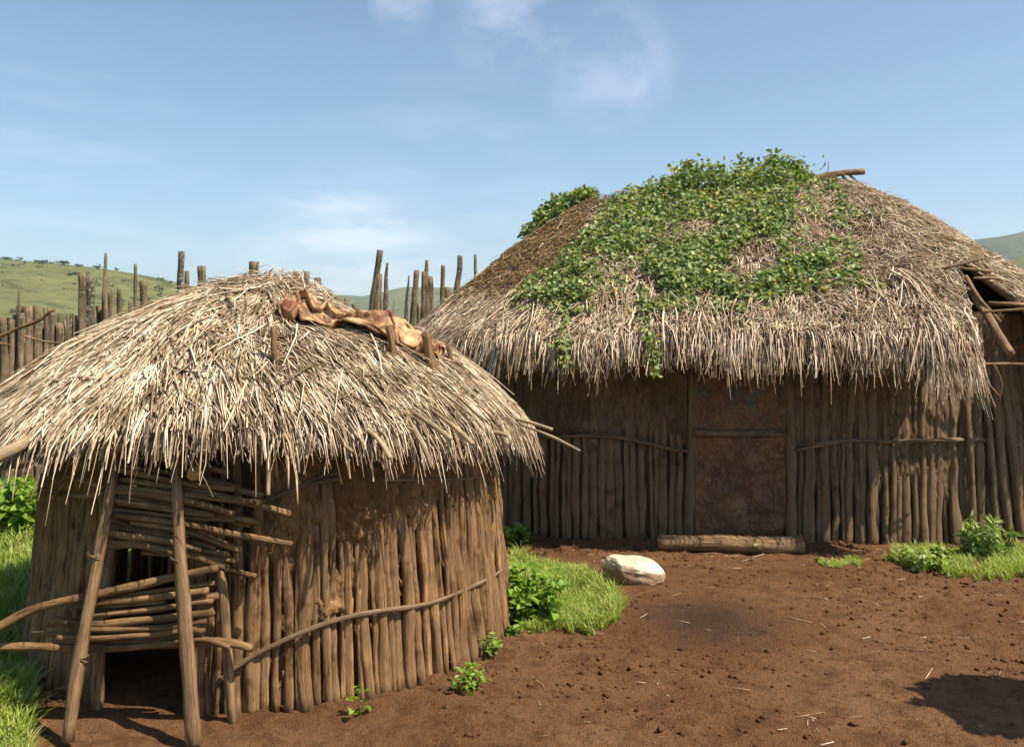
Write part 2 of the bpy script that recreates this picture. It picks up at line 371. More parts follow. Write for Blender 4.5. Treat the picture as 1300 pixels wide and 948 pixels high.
# ------------------------------------------------------------------ hills
def ridge(name, m, D, depth, pts, seed, amp, step):
    """a range of hills whose crest runs through the given (photo x, photo y) points at distance D"""
    xs = np.array([(p[0] - PX) / F * D for p in pts]); hs = np.array([(PY - p[1]) / F * D + HC for p in pts])
    ax = np.arange(xs[0], xs[-1], step); ay = np.arange(-depth, depth, step)
    A, Bv = np.meshgrid(ax, ay)
    hcrest = np.interp(A, xs, hs)
    k = np.maximum(7, int(abs(xs[-1] - xs[0]) / len(pts) / step / 2))
    ker = np.hanning(k + 2); ker /= ker.sum()
    row = np.interp(ax, xs, hs); row = np.convolve(np.pad(row, k // 2 + 1, mode='edge'), ker, 'same')[k // 2 + 1:-(k // 2 + 1)]
    prof = np.where(Bv < 0, (1 + np.cos(np.pi * np.clip(Bv / depth, -1, 0))) / 2, (1 + np.cos(np.pi * np.clip(Bv / depth, 0, 1))) / 2)
    H = row[None] * prof + amp * fbm(A / 90 + seed, Bv / 90, seed, 5) * np.sqrt(prof) * (1 - .8 * np.exp(-(Bv / (depth * .12)) ** 2)) - 2
    n, mm = len(ax), len(ay); id_ = np.arange(n * mm).reshape(mm, n)
    fc = np.c_[id_[:-1, :-1].ravel(), id_[:-1, 1:].ravel(), id_[1:, 1:].ravel(), id_[1:, :-1].ravel()]
    o = link(name, np_mesh(name, np.c_[A.ravel(), (Bv + D).ravel(), H.ravel()], fc), m)
    tag(o, kind='structure')
    def z_at(x, b=0): return float(np.interp(x, ax, row)) * (1 + math.cos(math.pi * max(-1, min(1, b / depth)))) / 2
    return z_at
zl = ridge('hill_slope', M['hill_grass'], 420, 230, [(-900, 360), (-300, 335), (0, 326), (60, 329), (120, 334), (180, 343), (225, 354), (280, 372), (350, 396), (430, 425), (520, 432)], 3.1, 5, 3)
ridge('distant_hills', M['hill_mid'], 1200, 420, [(200, 420), (320, 390), (400, 375), (430, 372), (470, 376), (500, 368), (520, 364), (560, 366), (620, 367), (700, 372), (900, 380), (1100, 400)], 8.4, 12, 7)
ridge('wooded_hills', M['hill_wood'], 1500, 500, [(900, 425), (1040, 370), (1150, 325), (1210, 307), (1235, 303), (1270, 299), (1300, 292), (1400, 270), (1700, 250), (2200, 300)], 5.7, 14, 8)
ridge('green_hill', M['hill_grass'], 700, 260, [(1100, 425), (1200, 375), (1260, 340), (1290, 326), (1320, 314), (1420, 300), (1700, 310)], 1.7, 6, 5)

# ------------------------------------------------------------------ roofs: a stadium-shaped gauge s (0 on the ridge, 1 on the eave)
class Roof:
    kill = None; tuft = .014; dip = 0.0
    def __init__(s, c, rot, hr, al, ar, bf, bb, zt, ze, f1, und, seed, thick):
        s.c = c; s.ca, s.sa = math.cos(rot), math.sin(rot); s.hr = hr; s.al, s.ar, s.bf, s.bb = al, ar, bf, bb
        s.zt, s.ze, s.f1, s.und, s.seed, s.thick = zt, ze, f1, und, seed, thick
    def loc(s, x, y):
        x = np.asarray(x, float) - s.c[0]; y = np.asarray(y, float) - s.c[1]
        return x * s.ca + y * s.sa, -x * s.sa + y * s.ca
    def glob(s, u, v): return s.c[0] + u * s.ca - v * s.sa, s.c[1] + u * s.sa + v * s.ca
    def gauge(s, x, y):
        u, v = s.loc(x, y)
        du = np.where(u > 0, np.maximum(u - s.hr, 0) / s.ar, -np.maximum(-u - s.hr, 0) / s.al); dv = np.where(v > 0, v / s.bb, v / s.bf)
        return np.hypot(du, dv)
    def height(s, x, y):
        u, v = s.loc(x, y); g = s.gauge(x, y)
        ss = (np.sqrt(g * g + .006) - .0775) / .926
        f = s.f1 * ss + (1 - s.f1) * ss * ss
        zt = s.zt(u); ze = s.ze(u, v)
        return ze + (zt - ze) * (1 - f) + s.und * (fbm(np.asarray(x) * 1.6 + s.seed, np.asarray(y) * 1.6, 0, 3) + .45 * fbm(np.asarray(x) * 6, np.asarray(y) * 6, s.seed, 2)) \
            - s.dip * np.exp(-((g - .37) / .18) ** 2) * np.clip(u / (np.hypot(u, v) + .05) + .25, 0, 1) + s.tuft * vn(np.arctan2(v, np.sign(u) * np.maximum(np.abs(u) - s.hr, 0) + 1e-6) * 16 + np.clip(u, -s.hr, s.hr) * 9, g * 6, s.seed) * np.clip(g * 3, 0, 1)
    def rim(s, n):
        """perimeter samples: ridge offset, unit direction"""
        arc = math.pi * (s.al + s.bf) / 2; tot = 4 * s.hr + 2 * arc; out = []
        for t in np.arange(n) / n * tot:
            if t < 2 * s.hr: out.append((-s.hr + t, 0, -1))
            elif t < 2 * s.hr + arc: a = -math.pi / 2 + (t - 2 * s.hr) / arc * math.pi; out.append((s.hr, math.cos(a), math.sin(a)))
            elif t < 4 * s.hr + arc: out.append((s.hr - (t - 2 * s.hr - arc), 0, 1))
            else: a = math.pi / 2 + (t - 4 * s.hr - arc) / arc * math.pi; out.append((-s.hr, math.cos(a), math.sin(a)))
        return np.array(out)
    def pos(s, rim, g):
        u = rim[:, 0] + g * rim[:, 1] * np.where(rim[:, 1] > 0, s.ar, s.al); v = g * rim[:, 2] * np.where(rim[:, 2] > 0, s.bb, s.bf)
        return s.glob(u, v)
    def hit(s, px, py):
        px = np.atleast_1d(np.asarray(px, float)); py = np.atleast_1d(np.asarray(py, float))
        dx, dz = (px - PX) / F, -(py - PY) / F
        best = np.full(px.shape, np.nan); lo = np.full(px.shape, s.c[1] - 3.4)
        def inside(D):
            x, z = dx * D, HC + dz * D; return (s.gauge(x, D) < 1.03) & (z <= s.height(x, D)), x
        for D in np.arange(s.c[1] - 3.4, s.c[1] + 3.0, .09):
            todo = np.isnan(best)
            if not todo.any(): break
            x, z = dx[todo] * D, HC + dz[todo] * D; Dv = D + 0 * x
            ok = (s.gauge(x, Dv) < 1.03) & (z <= s.height(x, Dv)); ii = np.where(todo)[0][ok]; best[ii] = D
        a = best - .09; b = best.copy()
        for _ in range(5):
            mid = (a + b) / 2; ok = inside(mid)[0]; b = np.where(ok, mid, b); a = np.where(ok, a, mid)
        best = b
        return dx * best, best, HC + dz * best
    def core(s, name, parent, keep=None, n=220, k=34, smax=.985):
        rm = s.rim(n); rows = []
        gs = np.linspace(0, smax, k)
        for g in gs:
            x, y = s.pos(rm, g); rows.append(np.c_[x, y, s.height(x, y) - .03])
        for g in gs[::-1]:
            x, y = s.pos(rm, g * .995); rows.append(np.c_[x, y, s.height(x, y) - .03 - s.thick * (.5 + .5 * g)])
        V = np.vstack(rows); m = len(rows); id_ = np.arange(m * n).reshape(m, n); nx_ = np.roll(id_, -1, 1)
        fc = np.c_[id_[:-1].ravel(), id_[1:].ravel(), nx_[1:].ravel(), nx_[:-1].ravel()]
        if keep is not None:
            c = V[fc].mean(1); fc = fc[keep(c[:, 0], c[:, 1], c[:, 2])]
        return link(name, np_mesh(name, V, fc), M['under'], parent)
    def strands(s, n, ln, rd, spread, lift, smin=0, smax=1.0, depth=0.0, front=.8, keep=None, clump=.35, K=3, grav=1.0, lenmod=None, zone=None, up=0.0, wig=.16):
        """n bundles of straw laid down the slope; returns verts, faces, zone"""
        xs, ys = [], []
        got = 0
        W = max(s.al, s.ar) + s.hr; Hh = max(s.bf, s.bb)
        while got < n:
            u = RNG.uniform(-W, W, n * 2); v = RNG.uniform(-Hh, Hh, n * 2); x, y = s.glob(u, v); g = s.gauge(x, y)
            ok = (g >= smin) & (g <= smax) & ((v < .25 * Hh) | (RNG.random(n * 2) > front))
            if keep is not None: ok &= keep(x, y, s.height(x, y))
            xs.append(x[ok]); ys.append(y[ok]); got += ok.sum()
            if got == 0: break
        x = np.concatenate(xs)[:n]; y = np.concatenate(ys)[:n]; n = len(x)
        L_ = RNG.uniform(*ln, n) * (.75 + .5 * RNG.random(n)); r = RNG.uniform(*rd, n) * np.exp(RNG.normal(0, .3, n))
        if lenmod is not None: L_ *= lenmod(x, y)
        off = -RNG.random(n) * depth + RNG.random(n) * .012 + up * RNG.random(n) ** 2
        ang = RNG.normal(0, 1, n) * spread + clump * fbm(x * 2.3 + s.seed, y * 2.3, s.seed + 3, 2) * 1.4
        z = s.height(x, y) + off
        P = [np.c_[x, y, z]]; e = .01
        lf = lift * RNG.random(n)
        gk = RNG.uniform(.5, 1.4, n) * grav
        for k in range(K):
            ang = ang + RNG.normal(0, wig, n); cl = np.cos(ang); sn = np.sin(ang)
            g0 = s.gauge(x, y); ux = (s.gauge(x + e, y) - s.gauge(x - e, y)); uy = (s.gauge(x, y + e) - s.gauge(x, y - e)); nn = np.hypot(ux, uy) + 1e-9
            ux, uy = ux / nn, uy / nn; wx, wy = ux * cl - uy * sn, ux * sn + uy * cl
            sl_in = (s.height(x + wx * .04, y + wy * .04) - s.height(x, y)) / .04
            outm = np.clip((g0 - .97) / .03, 0, 1)
            slope = sl_in * (1 - outm) + outm * (np.minimum(sl_in, -.4) - gk * (1.2 + 1.4 * k / K))
            st = L_ / K; hz = 1 / np.sqrt(1 + slope ** 2)
            x = x + wx * hz * st; y = y + wy * hz * st; znew = z + slope * hz * st
            g1 = s.gauge(x, y); ins = g1 < .985
            z = np.where(ins, s.height(x, y) + off + lf * (k + 1) / K * L_, znew)
            P.append(np.c_[x, y, z])
        P = np.stack(P, 1)                                            # n,K+1,3
        if s.kill is not None:
            bad = np.zeros(n, bool)
            for k in range(K + 1): bad |= s.kill(P[:, k, 0], P[:, k, 1], P[:, k, 2])
            P = P[~bad]; r = r[~bad]; n = len(P)
        T = np.gradient(P, axis=1); T /= np.linalg.norm(T, axis=2, keepdims=True) + 1e-9
        ref = np.array([.31, .2, .93]); A = np.cross(T, ref); A /= np.linalg.norm(A, axis=2, keepdims=True) + 1e-9; B = np.cross(T, A)
        tap = np.linspace(1, .45, K + 1)[None, :, None]; ph = RNG.random(n) * 6.28
        rings = []
        for q in range(3):
            a = ph + q * 2.0944; rings.append(P + (A * np.cos(a)[:, None, None] + B * np.sin(a)[:, None, None] * .55) * r[:, None, None] * tap)
        V = np.stack(rings, 2).reshape(-1, 3)                          # n,(K+1),3 verts
        b = (np.arange(n) * (K + 1) * 3)[:, None]; fl = []
        for k in range(K):
            for q in range(3):
                q2 = (q + 1) % 3; fl.append(b + np.array([k*3 + q, k*3 + q2, (k+1)*3 + q2, (k+1)*3 + q])[None])
        fc = np.stack(fl, 1).reshape(-1, 4)
        zn = np.zeros(len(V)) if zone is None else np.repeat(zone(P[:, 0, 0], P[:, 0, 1], P[:, 0, 2]), (K + 1) * 3)
        return V, fc, zn
def join_strands(name, parts, m, parent):
    V = []; Fc = []; Zn = []; n = 0
    for v, f, z in parts: V.append(v); Fc.append(f + n); Zn.append(z); n += len(v)
    return link(name, np_mesh(name, np.vstack(V), np.vstack(Fc), None, {'zone': np.concatenate(Zn)}), m, parent)

# walls of upright stakes that follow a gauge outline
class Wall:
    def __init__(s, roof, g0, g1, z1, c=None):
        s.roof = roof; s.g0, s.g1, s.z1 = g0, g1, z1
    def pt(s, rim, z, out=0.0):
        g = s.g0 + (s.g1 - s.g0) * z / s.z1
        ro = s.roof; u = rim[0] + g * rim[1] * (ro.ar if rim[1] > 0 else ro.al); v = g * rim[2] * (ro.bb if rim[2] > 0 else ro.bf)
        nx_, ny_ = rim[1], rim[2]
        u += nx_ * out; v += ny_ * out
        x, y = ro.glob(u, v); return np.array([x, y, z])
    def hit(s, px, py, out=0.0):
        d = ray(px, py)
        D = np.arange(s.roof.c[1] - 3, s.roof.c[1] + .5, .004); z = HC + d[2] * D
        g = s.g0 + (s.g1 - s.g0) * np.maximum(z, 0) / s.z1
        ok = s.roof.gauge(d[0] * D, D) <= g
        if not ok.any(): return at(px, py, s.roof.c[1])
        Dh = float(D[np.argmax(ok)]) - out; return Vector((d[0] * Dh, Dh, HC + d[2] * Dh))
def stake_wall(name, wall, spacing, rad, m, parent, skip, front_only=True, lean=.03, topz=lambda p: 1.2, n=4000):
    ro = wall.roof; rm = ro.rim(n); P = np.array([wall.pt(r, 0) for r in rm]); d = np.r_[0, np.cumsum(np.linalg.norm(np.diff(P, axis=0), axis=1))]
    mb = MB(); t = 0.0
    while t < d[-1]:
        i = min(int(np.searchsorted(d, t)), n - 1); r = rm[i]; p0 = P[i]; rr = random.uniform(*rad)
        px, _ = proj(p0[0], p0[1], 0)
        gap = random.choice([0, .003, .008, .016, .028])
        back = r[2] > .15
        if not skip(px, p0):
            tz = topz(p0) * random.uniform(.96, 1.0); lj = random.gauss(0, lean); j = min(max(int(np.searchsorted(d, t + lj)), 0), n - 1)
            ro_ = random.uniform(-.006, .012)
            mids = [wall.pt(r, -.03, ro_ + .004), wall.pt(r, tz * .45, ro_ + random.gauss(0, .006)), wall.pt(rm[j], tz, ro_)]
            mb.tube(mids, [rr * 1.05, rr, rr * random.uniform(.7, .95)], sides=6 if back else 14, rough=.38, seg=.3 if back else .075, wob=.0 if back else .012, flat=random.uniform(.5, .95))
        t += rr * 2 * .93 + gap + spacing
    return mb.build(name, m, parent)
def mud_sheet(name, wall, m, parent, lo, hi, offs, skip, zres=70, n=900, zmax=None):
    ro = wall.roof; rm = ro.rim(n); rm = rm[(rm[:, 2] < .35)]
    order = np.argsort([ro.glob(r[0] + r[1] * 2, r[2])[0] for r in rm]); rm = rm[order]
    P0 = np.array([wall.pt(r, 0) for r in rm]); zs = np.linspace(lo, hi, zres)
    V = []
    for z in zs:
        Q = np.array([wall.pt(r, z) for r in rm]); o = offs(P0[:, 0], P0[:, 1], z + 0 * P0[:, 0], proj(P0[:, 0], P0[:, 1], 0)[0])
        nrm = rm[:, 1:3].copy(); gx_, gy_ = nrm[:, 0] * ro.ca - nrm[:, 1] * ro.sa, nrm[:, 0] * ro.sa + nrm[:, 1] * ro.ca
        Q[:, 0] += gx_ * o; Q[:, 1] += gy_ * o; V.append(Q)
    V = np.vstack(V); k = len(rm); id_ = np.arange(k * zres).reshape(zres, k)
    fc = np.c_[id_[:-1, :-1].ravel(), id_[:-1, 1:].ravel(), id_[1:, 1:].ravel(), id_[1:, :-1].ravel()]
    c = V[fc].mean(1); bad = skip(c[:, 0], c[:, 1], c[:, 2])
    jump = np.linalg.norm(V[fc[:, 0]] - V[fc[:, 1]], axis=1) > .2
    return link(name, np_mesh(name, V, fc[~bad & ~jump]), m, parent)

# ================================================================== the small round hut
hut = empty('thatched_hut', (-1.33, 5.15, 0))
tag(hut, 'small round stake-walled hut with pale thatched roof and stick-barred doorway, in the left foreground', 'hut')
RS = Roof((-1.36, 5.15), 0, 0, 1.75, 1.44, 1.47, 1.55, lambda u: 1.945 + 0 * u,
          lambda u, v: 1.25 - np.where(u < 0, .20, .10) * np.clip(np.abs(u) / 1.4, 0, 1.2) ** 1.3 - .0 * v, .50, .022, 4.4, .10)
RS.dip = .125
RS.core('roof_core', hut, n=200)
lm = lambda x, y: .8 + .5 * (vn(np.arctan2(y - 5.15, x + 1.36) * 7, 2.2) + .6 * vn(np.arctan2(y - 5.15, x + 1.36) * 23, 8.2))
parts = [RS.strands(6500, (.22, .46), (.003, .0075), .18, .03, 0, .90, .03, .75, clump=.35, wig=.06),
         RS.strands(6500, (.2, .42), (.003, .0075), .20, .06, .12, .90, .01, .75, up=.015, clump=.4, wig=.08),
         RS.strands(4200, (.07, .18), (.003, .006), .45, .14, .1, .98, 0, .75, up=.015, clump=.5),
         RS.strands(3400, (.07, .17), (.003, .0075), .50, .02, .88, 1.0, .10, .75, lenmod=lm, wig=.35),
         RS.strands(2600, (.04, .10), (.002, .004), .9, .1, .93, 1.0, .12, .75, wig=.6, grav=.6),
         RS.strands(260, (.12, .34), (.003, .006), 1.1, .15, .0, .95, 0, .8, up=.03),
         RS.strands(200, (.35, .55), (.005, .009), .45, .1, .1, .75, 0, .8, up=.04),
         RS.strands(120, (.22, .34), (.003, .005), .3, .1, .93, 1.0, 0.02, .8, wig=.3),
         RS.strands(700, (.08, .2), (.003, .006), 1.2, .35, .0, .26, 0, .5, up=.04)]
join_strands('thatch', parts, M['straw'], hut)

WS = Wall(RS, .885, .80, 1.15)
WS = Wall(Roof((-1.30, 5.15), 0, 0, 1.27, 1.27, 1.27, 1.27, RS.zt, RS.ze, .2, 0, 1, .1), 1.0, .915, 1.15)
door_gap = lambda px: (px > 128) & (px < 236)
stake_wall('stake_wall', WS, .0, (.011, .030), M['stake'], hut, lambda px, p: bool(door_gap(px)) and p[1] < 5, topz=lambda p: 1.2, lean=.035)
def small_mud(x, y, z, px):
    t = np.arctan2(y - 5.15, x + 1.3)
    n = fbm(t * 5, z * 2.5, 3, 4) ; f = fbm(t * 28, z * 20, 7, 4); c = fbm(t * 11, z * 5, 12, 2)
    hi = np.clip((z - .62 + .18 * n) / .25, 0, 1) * np.clip((px - 300) / 60, 0, 1)
    midp = np.maximum(np.exp(-((px - 425) / 75) ** 2), .8 * np.exp(-((px - 632) / 22) ** 2) * (z > .3)) * np.clip((z - .28 + .1 * f) / .12, 0, 1)
    return -.048 + .062 * hi + .072 * midp * np.clip(.6 + 1.3 * n, 0, 1) + .034 * f + .024 * c
mud_sheet('mud_daub', WS, M['mud'], hut, .12, 1.12, small_mud, lambda x, y, z: (proj(x, y, z)[0] < 300) & (y < 5.2), 120, 1400)
# light-tight lining of old mud on the shaded back of the wall
def lining(x, y, z, px): return -.06 + 0 * x
mud_sheet('mud_lining', WS, M['mud'], hut, -.02, 1.15, lining, lambda x, y, z: (proj(x, y, z)[0] > 120) & (proj(x, y, z)[0] < 240) & (y < 5.2), 12, 260)

def wl(name, pts, w, m, D=None, wall=None, out=.03, parent=hut, **k):
    """stick through photo points; w = width in photo px; D a depth or a wall to lie on"""
    P = []
    for p in pts: P.append(wall.hit(p[0], p[1], out) if wall else at(p[0], p[1], p[2] if len(p) > 2 else D))
    dd = sum(p[1] for p in P) / len(P)
    ws = w if isinstance(w, (list, tuple)) else [w] * len(P)
    return tube_obj(name, P, [q * .5 * dd / F for q in ws], m, parent, **k)
# binding hoops
wl('binding_hoop', [(272, 868), (300, 846), (345, 820), (400, 797), (460, 779), (540, 766), (600, 743), (630, 728), (645, 716)], [5, 6, 6, 6, 6, 6, 6, 5, 4], M['withe'], wall=WS, out=.045, wob=.006, seg=.03)
wl('binding_hoop', [(300, 642), (340, 634), (370, 622), (400, 613), (430, 607), (500, 610), (560, 610), (598, 606), (616, 594)], [4, 5, 6, 5, 5, 5, 4, 4, 3], M['withe'], wall=WS, out=.045, wob=.008, seg=.03)
wl('binding_hoop', [(340, 637), (380, 617), (410, 604), (450, 598)], [3, 3, 2.5, 2], M['withe'], wall=WS, out=.055, wob=.01, seg=.03)
wl('binding_hoop', [(38, 731), (66, 752), (98, 778)], [6, 6, 5], M['withe'], wall=WS, out=.04, wob=.006)
# door poles
wl('door_pole', [(150, 560, 3.86), (143, 612, 3.80), (128, 690, 3.72), (112, 780, 3.67), (96, 868, 3.62), (86, 940, 3.58)], [13, 14, 14, 15, 16, 16], M['pole'], wob=.008)
wl('door_pole', [(224, 560, 3.84), (225, 610, 3.79), (227, 700, 3.70), (234, 790, 3.66), (240, 860, 3.62), (246, 945, 3.58)], [13, 14, 15, 18, 20, 20], M['pole'], wob=.006)
wl('door_post', [(150, 640, 4.1), (143, 700, 4.02), (133, 760, 3.98), (125, 850, 3.95), (122, 905, 3.93)], [14, 14, 15, 16, 16], M['pole'])
wl('door_post', [(275, 700, 3.86), (284, 770, 3.83), (290, 850, 3.80), (296, 920, 3.76)], [9, 11, 12, 13], M['pole'], wob=.006)
# lashings round the poles
for (x, y, D) in ((222 + 3, 706, 3.70), (119, 701, 3.71), (102, 831, 3.64)):
    P = [at(x + 9.5 * math.cos(a), y + 2.5 * math.sin(a * 1.7) + a * .6, D + .028 * math.sin(a)) for a in np.linspace(0, 12.5, 26)]
    tube_obj('lashing', P, .0035, M['withe'], hut, sides=5, seg=.02)
UP = 3.80
upper = [((150, 578), (215, 583), (290, 600), 7), ((148, 587), (218, 601), (332, 629), 8), ((149, 596), (221, 610), (300, 622), 8), ((149, 607), (221, 619), (340, 643), (369, 651), 9),
         ((145, 620), (221, 632), (297, 653), 10), ((143, 628), (218, 641), (335, 664), 8), ((142, 636), (218, 646), (272, 653), 9), ((140, 645), (218, 655), (297, 659), 9), ((139, 653), (218, 664), (313, 681), (369, 689), 8),
         ((136, 658), (180, 674), (216, 675), 7), ((170, 662), (235, 672), (286, 691), 8), ((134, 667), (210, 680), (275, 694), 7), ((133, 675), (218, 689), (256, 698), 9), ((150, 684), (218, 694), (292, 704), 8),
         ((130, 693), (170, 692), (218, 701), (255, 708), (291, 723), 11), ((300, 712), (250, 706), (180, 700), 7), ((150, 616), (250, 628), (330, 640), 8), ((60, 602), (100, 608), (134, 619), 8), ((50, 622), (90, 628), (130, 627), 8)]
for k in range(11):
    y0 = 590 + k * 9.5; sl_ = 22 + k * 1.0
    upper.append(((146 - k * 1.4, y0 + random.uniform(-2, 2)), (215, y0 + sl_ * .42 + random.uniform(-2, 2)), (random.uniform(262, 330), y0 + sl_ * 1.5 + random.uniform(-3, 3)), random.uniform(7, 10)))
for i, s in enumerate(upper):
    pts, w = s[:-1], s[-1]; d0 = UP + (.035 if i % 2 else 0) + random.uniform(-.008, .008) + (.05 if i > 18 else 0)
    wl('cross_stick', [(p[0], p[1], d0 + (-.02 if p[0] > 300 else (.10 if p[0] < 100 else 0))) for p in pts], [w * random.uniform(.9, 1.05) for _ in pts], M['stick'], wob=.010, rough=.2, seg=.03, sides=8)
LO = 3.74
lower = [((-60, 822, 3.6), (-10, 800, 3.64), (35, 776, 3.68), (73, 763, 3.7), (127, 753), (177, 743), (218, 733), (275, 722), 12), ((95, 769), (158, 756), (218, 747), (273, 740), 6), ((117, 766), (190, 760), (264, 750), 9), ((114, 777), (160, 776), (218, 769), (276, 757), 9),
         ((70, 788), (127, 792), (175, 786), (221, 781), (269, 777), 10), ((96, 772), (150, 767), (210, 762), 7), ((111, 800), (170, 798), (221, 794), (262, 786), 9), ((38, 804, 3.72), (104, 803), (215, 799), (250, 796), 7), ((73, 811), (150, 808), (221, 804), (254, 793), 8),
         ((-70, 822, 3.64), (-10, 821, 3.66), (60, 821, 3.7), (127, 821), (221, 814), (270, 813), (300, 817), (318, 823, 3.72), 12), ((222, 815), (262, 812), (292, 822), 7), ((60, 795, 3.72), (128, 797), (170, 793), 7)]
for y0, y1 in ((784, 762), (800, 778), (790, 800), (812, 806)):
    lower.append(((random.uniform(85, 115), y0), (180, (y0 + y1) / 2 + 2), (random.uniform(255, 278), y1), 7))
for i, s in enumerate(lower):
    pts, w = s[:-1], s[-1]; dz = (.03 if i % 2 else 0)
    wl('cross_stick', [(p[0], p[1], (p[2] if len(p) > 2 else LO) + dz) for p in pts], [w * random.uniform(.88, 1.05) for _ in pts], M['stick'], wob=.008, rough=.2, seg=.03, sides=8)
# sawn beam end in the gloom over the door
wl('beam', [(246, 601, 3.74), (252, 596, 4.3)], 17, M['cut'], rough=.05, sides=14)
# rafter ends that poke out under the thatch
raf = [((400, 520, 4.0), (425, 552, 3.84), (448, 572, 3.76), 9), ((455, 540, 3.95), (480, 560, 3.84), (496, 583, 3.76), 9), ((470, 540, 3.98), (492, 556, 3.86), (497, 574, 3.80), 7), ((520, 535, 4.05), (535, 560, 3.96), (548, 594, 3.88), 9),
       ((520, 520, 4.1), (550, 542, 4.0), (572, 558, 3.94), 9), ((545, 520, 4.2), (580, 545, 4.1), (600, 563, 4.03), 9), ((590, 530, 4.5), (620, 545, 4.45), (645, 553, 4.4), 9), ((640, 530, 4.75), (680, 540, 4.7), (701, 547, 4.66), 6), ((650, 535, 4.75), (700, 556, 4.7), (736, 571, 4.65), 5),
       ((340, 540, 3.95), (341, 575, 3.74), (341, 628, 3.70), 8)]
for s in raf: wl('rafter', s[:-1], [s[-1] * .6, s[-1] * .75, s[-1] * .62], M['reed'], rough=.35, wob=.010, seg=.02, flat=.7)
wl('rafter', [(-120, 640, 3.7), (-60, 612, 3.7), (0, 578, 3.72), (45, 555, 3.82), (95, 524, 4.1)], [20, 20, 18, 15, 10], M['reed'], rough=.18, wob=.006, seg=.03)
wl('rafter', [(60, 640, 3.9), (100, 596, 3.78), (118, 582, 3.76), (140, 560, 3.85)], [2, 4, 4, 4], M['stick'], rough=.1, seg=.05)
for (x, y, x2, y2) in ((364, 560, 366, 620), (372, 570, 378, 640), (374, 560, 380, 600), (95, 590, 88, 620)):
    wl('rafter', [(x, y, 3.76), ((x + x2) / 2 + 1, (y + y2) / 2, 3.72), (x2, y2, 3.71)], [3, 3, 2], M['straw'], rough=.1, seg=.04, sides=5)
# stakes that stick up through the thatch
def roofpt(roof, px, py, up=0.0):
    x, y, z = roof.hit(px, py); return Vector((x[0], y[0], z[0] + up))
for (x, y, x2, y2, w) in ((348, 462, 348, 414, 8), (500, 452, 494, 414, 10), (549, 470, 541, 422, 13), (573, 462, 569, 437, 7)):
    b = roofpt(RS, x, y); 
    if b.x != b.x: b = at(x, y, 4.6)
    t_ = Vector(b); t_.x += (x2 - x) * b.y / F; t_.z += (y - y2) * b.y / F; lo_ = b - (t_ - b) * .9
    tube_obj('roof_stake', [lo_, b, t_], w * .5 * b.y / F, M['pole'], hut, rough=.2, seg=.03, sides=9)
# long loose branches lying over the straw
for pts in (((0 + 150, 432), (200, 436), (250, 438)), ((262, 427), (320, 430), (360, 434)), ((340, 405), (360, 395), (385, 388))):
    P = []
    for p in pts:
        q = roofpt(RS, p[0], p[1], .02)
        if q.x == q.x: P.append(q)
    if len(P) > 1: tube_obj('loose_branch', P, .005, M['stick'], hut, rough=.2, seg=.03, sides=6, wob=.01)

# ================================================================== the big hut
BIG = empty('thatched_hut', (2.2, 9.2, 0))
tag(BIG, 'large thatched hut with creeper on its roof, mud-daubed stake wall and dark sheet door', 'hut')
RB = Roof((2.0, 9.25), R(-5), 1.1, 1.95, 2.55, 2.74, 2.5, lambda u: 3.12 + .07 * np.clip(u, -1.4, 1.4),
          lambda u, v: 1.58 + 0 * u, .78, .05, 9.2, .2)
def in_hole(x, y, z):
    px, py = proj(x, y, z); e = 5 * vn(np.asarray(py) * .15, 3.3)
    a = px - (1226 + (py - 345) * .22 + e); b = py - (322 + (px - 1215) * .68 + e * .6)
    return (a > 0) & (b > 8) & (px < 1395) & (y < RB.c[1] - .3)
RB.kill = in_hole
nh = lambda x, y, z: ~in_hole(x, y, z)
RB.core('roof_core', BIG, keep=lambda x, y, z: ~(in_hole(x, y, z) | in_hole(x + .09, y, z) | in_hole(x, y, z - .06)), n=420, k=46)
def moss(x, y, z):
    px, py = proj(x, y, z); n = fbm(np.asarray(x) * 2, np.asarray(y) * 2, 5, 3) * 60
    a = np.clip((760 - px + (330 - py) * .55 + n) / 70, 0, 1); b = np.clip((388 - (px - 600) * .05 - py + n * .25) / 22, 0, 1)
    return a * b
nhm = lambda x, y, z: ~in_hole(x, y, z) & (RNG.random(len(x)) > .45 * moss(x, y, z))
lb = lambda x, y: .85 + .55 * (vn(np.asarray(x) * 3.1, np.asarray(y) * 1.0, 1.5) + .5 * vn(np.asarray(x) * 11, np.asarray(y) * 3, 5)) * np.where(moss(x, y, RB.height(x, y)) > .5, .3, 1)
mossshort = lambda x, y: 1 - .68 * moss(x, y, RB.height(x, y))
